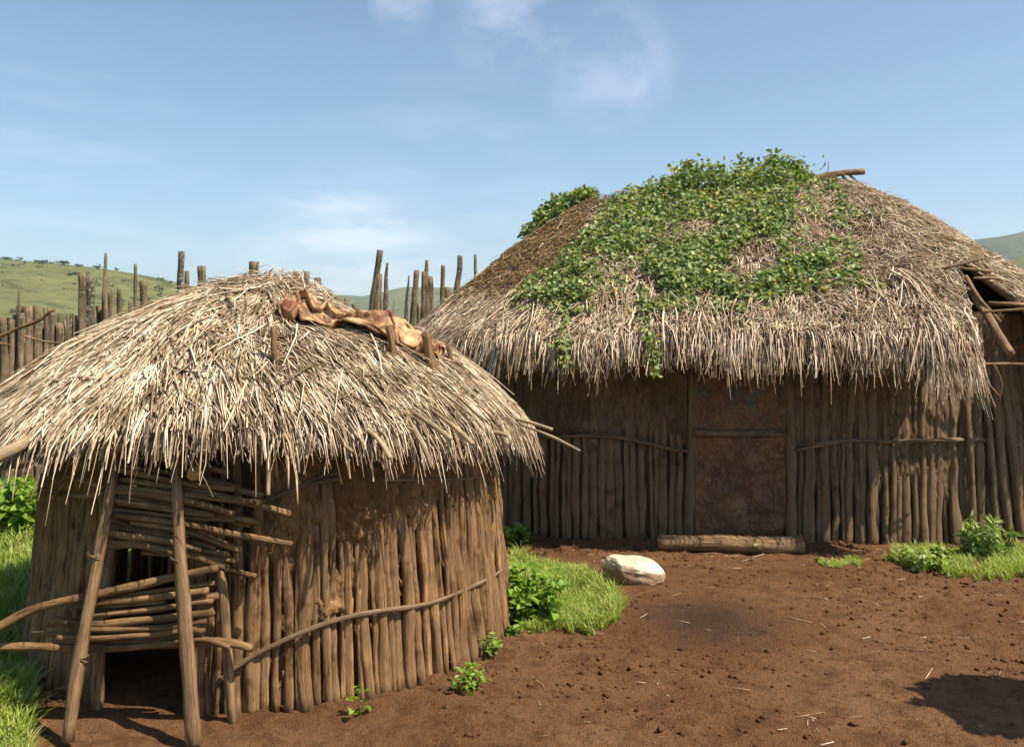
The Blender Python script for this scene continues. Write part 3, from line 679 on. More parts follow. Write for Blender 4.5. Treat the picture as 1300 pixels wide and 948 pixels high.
partsB = [RB.strands(13000, (.12, .28), (.003, .007), .26, .04, 0, .97, .03, .95, keep=nh, clump=.5, lenmod=mossshort, zone=moss),
          RB.strands(11000, (.10, .24), (.003, .0065), .40, .12, 0, .97, .0, .95, keep=nhm, clump=.8, lenmod=mossshort, up=.03, zone=moss),
          RB.strands(21000, (.04, .12), (.0025, .0055), .75, .3, 0, .98, .0, .95, keep=nhm, clump=.9, lenmod=mossshort, up=.03, zone=moss, wig=.4),
          RB.strands(900, (.22, .42), (.003, .006), .3, .02, .90, 1.0, .15, .95, keep=lambda x, y, z: nh(x, y, z) & (np.abs(proj(x, y, z)[0] - 1215) < 42) & (y < 8.6), wig=.2),
          RB.strands(700, (.18, .32), (.003, .006), .25, .02, .92, 1.0, .12, .95, keep=lambda x, y, z: ((np.abs(proj(x, y, z)[0] - 950) < 32) | (np.abs(proj(x, y, z)[0] - 640) < 40)) & (y < 8.6), wig=.15),
          RB.strands(8000, (.12, .28), (.0035, .0075), .28, .04, .80, 1.0, .10, .93, keep=nh, clump=.6, zone=moss, up=.02),
          RB.strands(5500, (.07, .19), (.003, .007), .5, .02, .93, 1.0, .22, .93, keep=nh, lenmod=lb, wig=.35),
          RB.strands(5000, (.04, .11), (.002, .0045), .9, .1, .94, 1.0, .22, .93, keep=nh, wig=.6, grav=.6),
          RB.strands(900, (.3, .5), (.004, .008), .18, .05, .72, .98, .0, .9, keep=lambda x, y, z: nhm(x, y, z) & (vn(x * 2.3, y * 2.3, 8) > .1), up=.05),
          RB.strands(1200, (.1, .3), (.003, .006), 1.1, .25, .0, .98, 0, .9, keep=nhm, up=.04),
          RB.strands(5000, (.03, .08), (.004, .008), .9, .5, .1, .95, 0, .97, keep=lambda x, y, z: moss(x, y, z) > .4, zone=moss)]
join_strands('thatch', partsB, M['straw_big'], BIG)

WB = Wall(RB, .775, .76, 1.9)
def skipB(px, p): return (878 < px < 998) and p[1] < 8
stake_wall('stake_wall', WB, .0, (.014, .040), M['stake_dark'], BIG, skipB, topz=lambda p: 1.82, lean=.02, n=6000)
def big_mud(x, y, z, px):
    n = fbm(x * 3, z * 2, 3 + y, 4); f = fbm(x * 22, z * 9, 7 + y * 9, 4)
    hi = np.where(px < 1000, np.clip((z - .78 + .22 * n) / .2, 0, 1), np.clip((z - .28 + .5 * n) / .3, 0, 1) * .62)
    return -.044 + .094 * hi + .038 * f + .012 * fbm(x * 14, z * .8, y, 2)
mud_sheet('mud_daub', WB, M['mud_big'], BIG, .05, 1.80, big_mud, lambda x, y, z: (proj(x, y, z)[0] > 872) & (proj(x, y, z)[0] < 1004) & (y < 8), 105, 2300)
mud_sheet('mud_lining', WB, M['mud_big'], BIG, -.02, 1.82, lambda x, y, z, px: -.075 + 0 * x, lambda x, y, z: (proj(x, y, z)[0] > 1282) & (z > 1.0), 12, 500)
# door: a crumpled sheet nailed on battens
def door_sheet():
    a, b = WB.hit(881, 640), WB.hit(996, 640); nx_, nz_ = 90, 190
    V = []; U = []
    for j in range(nz_):
        for i in range(nx_):
            u, v = i / (nx_ - 1), j / (nz_ - 1); p = a.lerp(b, u); z = .03 + v * 1.5
            V.append((p.x, p.y, z)); U.append((u, v))
    V = np.array(V); U = np.array(U)
    bul = .012 * fbm(U[:, 0] * 4, U[:, 1] * 9, 2, 4) + .006 * fbm(U[:, 0] * 14, U[:, 1] * 26, 6, 3)
    bul += .010 * (1 - 2.5 * np.abs(vn(U[:, 0] * 2.2 + vn(U[:, 0] * 3, U[:, 1] * 5, 2), U[:, 1] * 6 + .8 * vn(U[:, 0] * 4, 2.2), 9))) * (U[:, 1] < .55)
    V[:, 1] += -.02 - bul
    id_ = np.arange(nx_ * nz_).reshape(nz_, nx_)
    fc = np.c_[id_[:-1, :-1].ravel(), id_[:-1, 1:].ravel(), id_[1:, 1:].ravel(), id_[1:, :-1].ravel()]
    m, nt, bb, N, L = mat('rusty_painted_door_sheet'); t = N('ShaderNodeTexCoord'); P = t.outputs['Object']
    c = mixrgb(N, L, rng_map(N, L, noise(N, L, P, 4, 6, .65), .35, .65), (.10, .040, .014), (.22, .10, .036))
    gz = N('ShaderNodeSeparateXYZ'); L(P, gz.inputs[0])
    gm = N('ShaderNodeMath', operation='MULTIPLY'); L(rng_map(N, L, gz.outputs['Z'], .85, 1.1), gm.inputs[0]); L(rng_map(N, L, noise(N, L, P, 10, 8, .7), .52, .58, 0, .8), gm.inputs[1])
    c = mixrgb(N, L, gm.outputs[0], c, (.045, .10, .075))
    c = mixrgb(N, L, rng_map(N, L, noise(N, L, P, 11, 8, .75, (1, 1, .6)), .62, .65, 0, .75), c, (.34, .19, .09))
    L(c, bb.inputs['Base Color']); bb.inputs['Roughness'].default_value = .55
    vv = N('ShaderNodeTexVoronoi', feature='DISTANCE_TO_EDGE'); vv.inputs['Scale'].default_value = 5
    wp = N('ShaderNodeTexNoise'); wp.inputs['Scale'].default_value = 5; wp.inputs['Detail'].default_value = 5; L(P, wp.inputs[0])
    va = N('ShaderNodeVectorMath', operation='ADD'); L(P, va.inputs[0]); L(wp.outputs['Color'], va.inputs[1]); L(va.outputs[0], vv.inputs['Vector'])
    cr = rng_map(N, L, vv.outputs['Distance'], 0, .05, 1, 0)
    L(mixrgb(N, L, rng_map(N, L, cr, 0, 1, 0, .16), c, (.04, .02, .012)), bb.inputs['Base Color'])
    hs = N('ShaderNodeMath', operation='SUBTRACT'); L(noise(N, L, P, 22, 6, .6), hs.inputs[0]); L(rng_map(N, L, cr, 0, 1, 0, .35), hs.inputs[1]); bump(N, L, bb, hs.outputs[0], .8, .02)
    me = np_mesh('door', V, fc); d = link('door', me, m, BIG)
    sol = d.modifiers.new('thickness', 'SOLIDIFY'); sol.thickness = .006; sol.offset = 1
    return d, a, b
door, da, db = door_sheet()
def bpart(name, pts, w, m, parent, **k):
    dd = sum(p[1] for p in pts) / len(pts); return tube_obj(name, pts, [q * .5 * dd / F for q in (w if isinstance(w, (list, tuple)) else [w] * len(pts))], m, parent, **k)
yb = (da.y + db.y) / 2 - .05
batten = bpart('batten', [at(880, 549, yb), at(935, 550, yb - .01), at(997, 550, yb - .01)], 9, M['stake_dark'], door, flat=.5, wob=.003)
for xs_, w in (((874, 878), 13), ((1004, 1000), 14)):
    p0 = WB.hit(xs_[0], 690, .02); p1 = WB.hit(xs_[1], 470, .02); p0.z = -.03
    bpart('door_post', [p0, (p0 + p1) / 2 + Vector((.01, 0, 0)), p1], w, M['stake_dark'], BIG, wob=.006)
bpart('door_lintel', [at(862, 462, 7.02), at(940, 463, 6.98), at(1015, 462, 6.94)], 14, M['stake_dark'], BIG)
def bl(name, pts, w, out=.045, m='withe', **k):
    P = [WB.hit(p[0], p[1], out) for p in pts]; return bpart(name, P, w, M[m], BIG, **k)
bl('binding_rail', [(640, 562), (690, 556), (740, 553), (790, 556), (820, 562), (850, 570), (882, 574)], [3, 4, 5, 5, 5, 5, 4], wob=.008, seg=.05)
bl('binding_rail', [(1010, 572), (1040, 566), (1080, 559), (1130, 561), (1190, 559), (1240, 558), (1294, 564)], [4, 5, 5, 5, 6, 6, 5], wob=.008, seg=.05)
bl('binding_rail', [(1013, 566), (1050, 561), (1090, 559)], [2, 3, 2], wob=.01, seg=.05)
# bowed stakes leaning at the right-hand end
for x0, x1, xm, w, y1 in ((1283, 1262, 1268, 11, 440), (1296, 1268, 1282, 12, 455), (1312, 1290, 1306, 12, 400), (1268, 1250, 1256, 9, 470), (1330, 1300, 1318, 13, 395), (1350, 1325, 1338, 12, 395), (1238, 1226, 1230, 9, 480)):
    p0 = WB.hit(x0, 692, .09); p0.z = -.03; pm = WB.hit(xm, 560, .075); p1 = WB.hit(x1, y1, .03)
    bpart('corner_stake', [p0, pm, p1], [w, w, w * .8], M['stake_dark'], BIG, wob=.012, rough=.18)
# bared rafters and battens of the broken corner
def rb(px, py, up=0):
    q = roofpt(RB, px, py, up); return q if q.x == q.x else at(px, py, 8.2)
hz_ = -.07
bpart('rafter', [rb(1196, 305, -.02), rb(1215, 322, -.01), rb(1255, 352, -.03), rb(1300, 384, -.04), rb(1345, 415, -.05)], [9, 10, 11, 11, 10], M['pole'], BIG, rough=.15, wob=.01)
bpart('rafter', [rb(1222, 345, -.05), rb(1238, 375, -.02), rb(1258, 408, .0), rb(1284, 446, -.02)], [8, 9, 11, 10], M['pole'], BIG, rough=.18, wob=.01, seg=.04)
bpart('rafter', [rb(1226, 352, .0), rb(1250, 390, .02), rb(1270, 412, .02)], [5, 5, 4], M['pole'], BIG, rough=.15, wob=.01)
for (x0, y0, x1, y1, w) in ((1220, 346, 1258, 345, 3.5), (1236, 358, 1270, 353, 3.5), (1256, 390, 1330, 388, 5), (1250, 401, 1330, 391, 4), (1196, 346, 1250, 328, 4), (1250, 328, 1262, 345, 4), (1226, 462, 1340, 464, 4)):
    A_ = rb(x0, y0, .03); D1 = 6.8 if y0 > 455 else A_.y
    if y0 > 455: bpart('batten', [at(x0, y0, 6.85), at((x0 + x1) / 2, (y0 + y1) / 2 - 1, 6.85), at(x1, y1, 6.85)], w, M['pole'], BIG, wob=.005)
    else: bpart('batten', [A_, at(x1, y1, D1)], w, M['pole' if w != 4 or y0 > 350 else 'withe'], BIG, wob=.006)
bpart('wall_plate', [at(1225, 452, 7.3), at(1290, 440, 7.35), at(1380, 430, 7.5)], 12, M['stake_dark'], BIG)
for x, w in ((1262, 11), (1290, 16), (1325, 14)): bpart('inner_post', [at(x, 560, 7.6), at(x - 2, 392, 7.6)], w, M['stake_dark'], BIG)
for (x0, y0, x1, y1) in ((1236, 470, 1270, 505), (1240, 462, 1262, 520)):
    bpart('loose_branch', [at(x0, y0, 6.75), at((x0 + x1) / 2 + 2, (y0 + y1) / 2, 6.7), at(x1, y1, 6.75)], 2.5, M['pole'], BIG, wob=.004, sides=6)
for pts in (((1112, 355), (1140, 385), (1168, 415)), ((1075, 396), (1092, 415), (1096, 470)), ((1000, 365), (1060, 362), (1110, 358)), ((1262, 470), (1272, 490), (1268, 520))):
    P = [roofpt(RB, p[0], p[1], .04) for p in pts]; P = [p for p in P if p.x == p.x]
    if len(P) > 1: bpart('loose_branch', P, 2.4, M['pole'], BIG, wob=.008, sides=6)
# ridge pole and its little frame
zr = lambda px, py, D=9.1: at(px, py, D)
bpart('ridge_pole', [zr(1030, 226), zr(1060, 221), zr(1097, 218)], [7, 8, 8], M['pole'], BIG, rough=.15)
for p, q in (((1068, 222), (1085, 238)), ((1078, 222), (1094, 236)), ((1066, 238), (1072, 221)), ((1050, 240), (1052, 205))):
    bpart('ridge_stick', [zr(*p), zr(*q)], 3 if p[0] != 1050 else 1, M['withe'], BIG, rough=.15, seg=.03)

# ================================================================== leaves
def leaf_mesh(P, Nn, size, elong=1.25, fold=.25):
    """heart-ish leaves: 6 verts / 2 quads each, folded at the midrib"""
    n = len(P); up = Nn / np.linalg.norm(Nn, axis=1, keepdims=True)
    r = RNG.normal(size=(n, 3)); a = np.cross(up, r); a /= np.linalg.norm(a, axis=1, keepdims=True); b = np.cross(up, a)
    s = size[:, None]
    base = P; tip = P + a * s * elong - up * s * .15; mid = P + a * s * .55 * elong
    l1 = P + a * s * .22 * elong + b * s * .48 + up * s * fold; l2 = P + a * s * .72 * elong + b * s * .33 + up * s * fold * .8
    r1 = P + a * s * .22 * elong - b * s * .48 + up * s * fold; r2 = P + a * s * .72 * elong - b * s * .33 + up * s * fold * .8
    V = np.stack([base, tip, l1, l2, r1, r2], 1).reshape(-1, 3); o = (np.arange(n) * 6)[:, None]
    fc = np.stack([o + np.array([0, 1, 3, 2])[None], o + np.array([0, 4, 5, 1])[None]], 1).reshape(-1, 4)
    return V, fc
def cat_mesh(lst):
    V = []; Fc = []; n = 0
    for v, f in lst: V.append(v); Fc.append(f + n); n += len(v)
    return np.vstack(V), np.vstack(Fc)
def roof_leaves(px, py, lift, size, lo=.01):
    x, y, z = RB.hit(px, py); ok = ~np.isnan(x); x, y, z = x[ok], y[ok], z[ok]; n = len(x)
    e = .05; N_ = np.c_[-(RB.height(x + e, y) - RB.height(x - e, y)) / (2 * e), -(RB.height(x, y + e) - RB.height(x, y - e)) / (2 * e), np.ones(n)]
    N_ /= np.linalg.norm(N_, axis=1, keepdims=True)
    cl = .5 + .5 * fbm(x * 6, y * 6, 3, 3)
    P = np.c_[x, y, z] + N_ * (lo + lift * cl * RNG.random(n) * 1.5)[:, None] + RNG.normal(0, .012, (n, 3))
    NN = N_ + RNG.normal(0, .55, (n, 3)); return leaf_mesh(P, NN, RNG.uniform(*size, n))
main = [(742, 300), (775, 262), (822, 236), (862, 224), (950, 222), (1035, 222), (1012, 245), (1003, 285), (990, 305), (962, 305), (930, 322), (905, 350), (940, 362), (1000, 340), (1046, 322), (1052, 336), (1005, 360), (950, 385), (880, 372), (828, 372), (780, 378), (730, 388), (672, 385), (655, 378), (700, 345)]
n = 42000
qx = RNG.uniform(640, 1110, n); qy = RNG.uniform(205, 400, n)
ins = inpoly(qx, qy, main)
nz_ = fbm(qx * .022, qy * .03, 3, 4)
edge = np.clip((qx - 640) / 130, .3, 1)
keepv = ins & (nz_ + RNG.normal(0, .14, n) > -.19 + .26 * (1 - edge)) & (RNG.random(n) < edge)
thin = ~ins & inpoly(qx, qy, [(700, 320), (820, 235), (1110, 235), (1100, 300), (1090, 350), (1000, 400), (700, 400)]) & (nz_ + RNG.normal(0, .1, n) > .26)
vl = [roof_leaves(qx[keepv], qy[keepv], .10, (.022, .044))]
vl.append(roof_leaves(qx[thin][:1500], qy[thin][:1500], .03, (.025, .045)))
def along(pts, n, w, dens_noise=True):
    pts = np.array(pts, float); d = np.r_[0, np.cumsum(np.hypot(*np.diff(pts, axis=0).T))]; t = RNG.uniform(0, d[-1], n)
    return np.interp(t, d, pts[:, 0]) + RNG.normal(0, w, n), np.interp(t, d, pts[:, 1]) + RNG.normal(0, w, n)
strandsv = [([(1030, 222), (1052, 234), (1066, 256), (1072, 272), (1060, 285)], 330, 6), ([(990, 300), (1003, 345), (985, 372), (960, 385)], 260, 5), ([(1000, 345), (1030, 335), (1062, 312)], 300, 5), ([(1040, 356), (1080, 364), (1120, 362)], 90, 4),
           ([(722, 390), (716, 420), (712, 448), (716, 462)], 90, 4), ([(812, 372), (822, 400), (827, 430)], 130, 4), ([(940, 380), (941, 420)], 30, 3), ([(1000, 250), (1005, 290), (1020, 320)], 160, 7), ([(950, 368), (1040, 352)], 220, 6),
           ([(1060, 270), (1090, 272), (1130, 270)], 60, 4), ([(652, 384), (690, 382), (740, 384)], 160, 5), ([(660, 400), (680, 395)], 20, 5)]
for pts, k, w in strandsv:
    a_, b_ = along(pts, k, w); vl.append(roof_leaves(a_, b_, .04, (.022, .045)))
# leaves that stand up along the ridge line and the strand that hangs off the eave
def cloud_leaves(px, py, D, size, sp=.03, upn=.6):
    n = len(px); P = np.c_[(px - PX) / F * D, D, HC - (py - PY) / F * D] + RNG.normal(0, sp, (n, 3)); NN = RNG.normal(0, 1, (n, 3)) + np.array([0, -.3, upn])
    return leaf_mesh(P, NN, RNG.uniform(*size, n))
a_, b_ = along([(826, 236), (865, 222), (900, 218), (960, 216), (1000, 212), (1030, 218)], 1500, 5); vl.append(cloud_leaves(a_, b_ + 13 - np.abs(RNG.normal(0, 7, len(a_))), RNG.uniform(8.7, 9.3, len(a_)), (.025, .048)))
for cx_, cy_, r_, k in ((876, 214, 8, 90), (948, 210, 5, 40), (985, 206, 9, 110), (1008, 210, 7, 60), (905, 214, 6, 40)):
    vl.append(cloud_leaves(cx_ + RNG.normal(0, r_, k), cy_ + RNG.normal(0, r_ * .6, k), RNG.uniform(8.9, 9.15, k), (.025, .05)))
for (x, y0, y1) in ((952, 218, 198), (982, 212, 190), (1000, 210, 196), (870, 216, 206), (1010, 214, 200), (1046, 224, 200)):
    k = 9; vl.append(cloud_leaves(np.full(k, x) + RNG.normal(0, 1, k), np.linspace(y0, y1, k), np.full(k, 9.0), (.018, .032), .01))
a_, b_ = along([(822, 430), (829, 455), (834, 482)], 70, 4); vl.append(cloud_leaves(a_, b_, np.full(70, 6.38), (.025, .045), .02))
a_, b_ = along([(712, 440), (716, 462)], 24, 4); vl.append(cloud_leaves(a_, b_, np.full(24, 6.65), (.025, .045), .02))
V, fc = cat_mesh(vl)
vine = empty('creeper_vine', tuple(roofpt(RB, 880, 300)))
tag(vine, 'green leafy creeper spread over the front and ridge of the large thatched roof', 'creeper')
link('foliage', np_mesh('foliage', V, fc), M['vine'], vine, smooth=False)
mb = MB()
for pts, k, w in strandsv + [([(745, 300), (800, 290), (880, 300)], 0, 0), ([(700, 350), (780, 345), (850, 360), (930, 365)], 0, 0), ([(860, 240), (870, 290), (840, 340)], 0, 0), ([(960, 230), (930, 280), (900, 340)], 0, 0)]:
    P = [roofpt(RB, p[0], p[1], .035) for p in pts]; P = [p for p in P if p.x == p.x]
    if len(P) > 1: mb.tube(P, .0045, sides=5, wob=.015, seg=.06)
mb.build('stem', M['stem'], vine)
# the second clump behind the left end of the roof
bush = empty('creeper_vine', (0.5, 10.0, 2.4))
tag(bush, 'small dense green creeper clump standing up behind the left slope of the large roof', 'creeper')
k = 3200; cs = [(678, 296, 14), (695, 278, 20), (712, 262, 20), (735, 252, 15), (722, 275, 22), (748, 247, 8), (690, 300, 14), (706, 290, 24)]
ci = RNG.integers(0, len(cs), k); cc = np.array(cs, float)[ci]
dd = RNG.normal(0, .5, (k, 3)); dd /= np.maximum(1, np.linalg.norm(dd, axis=1, keepdims=True) / .95)
bx_, by_ = cc[:, 0] + dd[:, 0] * cc[:, 2], cc[:, 1] + dd[:, 1] * cc[:, 2] * .8; D_ = 9.75 + dd[:, 2] * .35
v1 = cloud_leaves(bx_, by_, D_, (.03, .055), .012, .5)
for (x0, y0, x1, y1) in ((740, 250, 752, 240), (700, 262, 690, 254), (672, 292, 662, 285), (722, 255, 720, 244)):
    q = 8; v1 = cat_mesh([v1, cloud_leaves(np.linspace(x0, x1, q), np.linspace(y0, y1, q), np.full(q, 9.7), (.02, .035), .008)])
link('foliage', np_mesh('foliage', *v1), M['vine'], bush, smooth=False)
mb = MB()
for (x, y, D) in ((680, 296, 9.7), (700, 275, 9.7), (735, 254, 9.6)): mb.tube([at(x + 15, y + 60, 9.6), at(x + 6, y + 25, 9.65), at(x, y, D)], [.012, .009, .004], sides=6, wob=.02)
mb.build('stem', M['stem'], bush)

# ================================================================== the hide on the small roof
def hide():
    nu, nv = 240, 90; cx_ = np.array([(366, 368), (392, 378), (425, 396), (460, 408), (500, 411), (530, 420), (556, 430)], float)
    U, Vv = np.meshgrid(np.linspace(0, 1, nu), np.linspace(-1, 1, nv)); U = U.ravel(); Vv = Vv.ravel()
    X0 = np.interp(U, np.linspace(0, 1, len(cx_)), (cx_[:, 0] - PX) / F * 4.75)
    w = np.interp(U, [0, .08, .25, .6, .85, 1], [.10, .18, .17, .15, .12, .03]) * (1 + .22 * vn(U * 9, 1.5))
    Y0 = 4.70 + Vv * w + .035 * vn(U * 7, 4.4) + .02 * U
    X1 = X0 + .03 * vn(U * 6, Vv * 3, 2.2) + .02 * Vv
    wv = Vv + .45 * vn(U * 3.2, Vv * 1.2, 4); wu = U + .04 * vn(U * 4, Vv * 2, 8)
    n1 = 1 - np.abs(vn(wu * 2.2 + 3, wv * 2.3 + U * 2.0, 1.7)) * 3.2; n2 = 1 - np.abs(vn(wu * 7 + wv * 1.2, wv * 3.4 - U * 3, 5.1)) * 3; n3 = fbm(U * 26, Vv * 9, 3, 3)
    edge_ = np.sqrt(np.clip(1 - Vv ** 2, 0, 1))
    hgt = .0 + (.046 * np.clip(n1, -.8, 1) + .026 * np.clip(n2, -1, 1) + .012 * n3 + .014) * (.45 + .55 * edge_)
    hgt = hgt + .025 * np.exp(-((U - .13) / .05) ** 2) * np.exp(-((Vv - .25) / .5) ** 2) + .035 * np.exp(-((U - .6) / .12) ** 2 - ((Vv - .1) / .5) ** 2)
    Y1 = Y0 - .045 * np.clip(n1, -1, 1) + .03 * np.clip(n2, -1, 1)
    Z1 = RS.height(X1, Y1) + .028 + np.maximum(hgt, -.024)
    V = np.c_[X1, Y1, Z1]; id_ = np.arange(nu * nv).reshape(nv, nu)
    fc = np.c_[id_[:-1, :-1].ravel(), id_[:-1, 1:].ravel(), id_[1:, 1:].ravel(), id_[1:, :-1].ravel()]
    m, nt, bb, N, L = mat('dried_cowhide'); t = N('ShaderNodeTexCoord'); P = t.outputs['Object']
    c = mixrgb(N, L, rng_map(N, L, noise(N, L, P, 7, 4, .55, None, .6), .42, .58), (.17, .066, .025), (.56, .355, .175))
    c = mixrgb(N, L, rng_map(N, L, noise(N, L, P, 14, 5, .6), .48, .62, 0, .85), c, (.07, .028, .015))
    c = mixrgb(N, L, rng_map(N, L, noise(N, L, P, 90, 3, .6), .4, .7, 0, .3), c, (.2, .1, .04))
    L(c, bb.inputs['Base Color']); bb.inputs['Roughness'].default_value = .6; bb.inputs['Specular IOR Level'].default_value = .35
    bump(N, L, bb, noise(N, L, P, 30, 5, .6), .4, .008)
    o = link('animal_hide', np_mesh('animal_hide', V, fc), m)
    s = o.modifiers.new('thickness', 'SOLIDIFY'); s.thickness = .006; s.offset = 1
    return tag(o, 'crumpled brown and tan dried animal hide lying on top of the small hut roof', 'hide')
hide()

# ================================================================== fence of stakes behind
fence = empty('stake_fence', (-3.0, 10.2, 0))
tag(fence, 'long fence of uneven weathered grey stakes behind the small hut', 'fence')
def fd(px): return 9.0 + max(px, 0) / 600 * 2.6
posts = [(5, 402, 10, 0), (15, 408, 9, 0), (24, 362, 6, 4), (27, 397, 11, 0), (36, 389, 12, 0), (47, 388, 12, 3), (57, 392, 7, 6), (66, 394, 9, 0), (75, 410, 10, 2), (104, 345, 11, 0), (116, 353, 12, -4), (134, 320, 9, -2),
         (142, 372, 9, -3), (152, 367, 8, -1), (165, 382, 5, 0), (172, 335, 5, -1), (183, 358, 10, 0), (230, 320, 8, -4), (237, 345, 6, 0), (256, 338, 10, 0), (321, 332, 10, -2), (327, 333, 4, 0), (378, 344, 11, -5), (389, 346, 9, -3), (403, 353, 10, -6),
         (413, 369, 10, -3), (429, 376, 8, -2), (440, 377, 8, -2), (450, 386, 7, 8), (482, 317, 9, -22), (481, 348, 9, -9), (492, 333, 9, -6), (499, 380, 3, -3), (519, 350, 6, -9), (529, 343, 8, -13), (531, 386, 6, -2), (542, 330, 11, -2), (546, 352, 10, 0),
         (562, 337, 6, -1), (568, 364, 8, -5), (583, 325, 8, -7), (604, 323, 5, -2)]
lich = {(116, 353), (230, 320), (492, 333)}
point = {24, 134, 492, 519, 542, 499}
for (x, y, w, lean_) in posts:
    D = fd(x); top = at(x, y, D); b = at(x + lean_ * 1.6, 0, D); b.z = -.05; mid = top.lerp(b, .3)
    r = w * .5 * D / F; tr = .35 if x in point else random.uniform(.8, 1)
    bpp = MB(); bpp.tube([b, mid, top], [r * 1.1, r, r * tr], sides=8, rough=.22, wob=.015, seg=.06)
    if (x, y) == (542, 330): bpp.tube([at(537, 440, D - .02), at(538, 345, D - .02)], [r * .8, r * .45], sides=7, rough=.25, seg=.06)
    bpp.build('post', M['lichen'] if (x, y) in lich else M['fence'], fence)
px_ = -40
while px_ < 620 :                      # shorter stakes that fill the line
    D = fd(px_) + random.uniform(.02, .18); w = random.uniform(6, 12) * (.6 if 78 < px_ < 102 else 1)
    if px_ < 130: ty = random.uniform(386, 416)
    else: ty = random.uniform(372, 425)
    top = at(px_, ty, D); b = at(px_ + random.uniform(-3, 3), 0, D); b.z = -.05
    if px_ < 130 or random.random() < .55: tube_obj('post', [b, top.lerp(b, .4), top], [w * .5 * D / F * 1.1, w * .5 * D / F, w * .4 * D / F], M['fence'], fence, rough=.2, wob=.015, seg=.09)
    px_ += w * (.85 if px_ < 130 else 2.4)
def fr(pts, w, m='stick'): tube_obj('rail', [at(p[0], p[1], p[2]) for p in pts], [q * .5 * 8.6 / F for q in w], M[m], fence, wob=.01, rough=.2, seg=.05)
fr([(-40, 440, 8.7), (0, 426, 8.7), (20, 417, 8.7), (38, 411, 8.65), (55, 403, 8.65), (62, 396, 8.65), (70, 393, 8.65)], [5, 5, 4, 5, 4, 5, 3])
fr([(30, 426, 8.6), (48, 431, 8.6), (80, 436, 8.5), (108, 437, 8.4)], [2.5, 3, 3, 2], 'pole')
fr([(-40, 435, 8.8), (0, 436, 8.8), (10, 438, 8.8)], [4, 4, 3])

# ================================================================== things in the yard
def stone():
    import bmesh
    bm = bmesh.new(); bmesh.ops.create_icosphere(bm, subdivisions=6, radius=1)
    c = at(807, 742, 5.98); V = np.array([v.co[:] for v in bm.verts])
    n = fbm(V[:, 0] * 1.3 + 3, V[:, 1] * 1.3, V[:, 2] * 1.3, 3); f = fbm(V[:, 0] * 7, V[:, 1] * 7, V[:, 2] * 7, 3)
    V2 = V * (1 + .20 * n + .03 * f)[:, None]
    V2[:, 2] = np.sign(V2[:, 2]) * np.abs(V2[:, 2]) ** .85
    V2[:, 2] -= .12 * (V2[:, 0] - .2); V2[:, 2] = np.minimum(V2[:, 2], .80 + .10 * n + .02 * f)
    for v, q in zip(bm.verts, V2): v.co = (q[0] * .198, q[1] * .15, q[2] * .108)
    me = bpy.data.meshes.new('stone'); bm.to_mesh(me); bm.free()
    m, nt, bb, N, L = mat('pale_granite'); t = N('ShaderNodeTexCoord'); P = t.outputs['Object']
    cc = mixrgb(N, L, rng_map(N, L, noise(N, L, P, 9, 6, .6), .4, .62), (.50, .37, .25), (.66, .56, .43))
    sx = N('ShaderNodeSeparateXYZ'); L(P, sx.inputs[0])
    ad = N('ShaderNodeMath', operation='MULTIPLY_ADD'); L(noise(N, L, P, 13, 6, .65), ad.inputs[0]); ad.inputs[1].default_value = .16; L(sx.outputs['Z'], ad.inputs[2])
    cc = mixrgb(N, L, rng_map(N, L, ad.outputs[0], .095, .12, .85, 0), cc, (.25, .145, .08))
    cc = mixrgb(N, L, rng_map(N, L, noise(N, L, P, 120, 3, .6), .6, .7, 0, .5), cc, (.16, .12, .09))
    L(cc, bb.inputs['Base Color']); bb.inputs['Roughness'].default_value = .7; bump(N, L, bb, noise(N, L, P, 40, 6, .65), .5, .006)
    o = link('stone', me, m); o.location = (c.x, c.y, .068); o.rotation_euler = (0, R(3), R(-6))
    tag(o, 'pale rounded boulder lying on the bare brown soil of the yard', 'stone')
stone()
lg = [at(836, 686, 6.86), at(900, 690, 6.80), at(960, 693, 6.77), at(1018, 691, 6.78)]
for q in lg: q.z = .062
logo = tube_obj('log', lg, [.058, .062, .066, .068], M['pole'], rough=.1, wob=.008, sides=16, seg=.04)
tag(logo, 'peeled log lying on the ground across the front of the dark door', 'log')

# grass
def grass(name, label, px, py, hmin, hmax, tall=0.0, width=(.0018, .0035), m='grass'):
    D = F * HC / (py - PY); x = (px - PX) / F * D; y = D; n = len(x)
    h = RNG.uniform(hmin, hmax, n) * (1 + tall * (fbm(x * 4, y * 4, 2, 2)))
    a = RNG.random(n) * 6.28; ben = RNG.uniform(.2, 1.1, n) * h; dx, dy = np.cos(a) * ben, np.sin(a) * ben; b = a + 1.57; w = RNG.uniform(*width, n)
    z = gh(x, y) - .004; rows = []
    for t, ww in ((0, 1), (.4, .9), (.75, .6), (1, .08)):
        cx_, cy_, cz_ = x + dx * t * t, y + dy * t * t, z + h * (t - .25 * t * t)
        rows += [np.c_[cx_ - np.cos(b) * w * ww, cy_ - np.sin(b) * w * ww, cz_], np.c_[cx_ + np.cos(b) * w * ww, cy_ + np.sin(b) * w * ww, cz_]]
    V = np.stack(rows, 1).reshape(-1, 3); o = (np.arange(n) * 8)[:, None]
    fc = np.stack([o + np.array([2*k, 2*k+1, 2*k+3, 2*k+2])[None] for k in range(3)], 1).reshape(-1, 4)
    ob = link(name, np_mesh(name, V, fc), M[m], smooth=False)
    return tag(ob, label, 'grass', kind='stuff')
def fill(poly, n, jit=.0, thr=-.5, fs=.03):
    p = np.array(poly, float); x = RNG.uniform(p[:, 0].min(), p[:, 0].max(), n); y = RNG.uniform(p[:, 1].min(), p[:, 1].max(), n)
    e = 9 * vn(x * .12, y * .12, 3); k = inpoly(x + e, y + e * .7, poly) & (fbm(x * fs, y * fs * 2, 7, 3) > thr); return x[k], y[k]
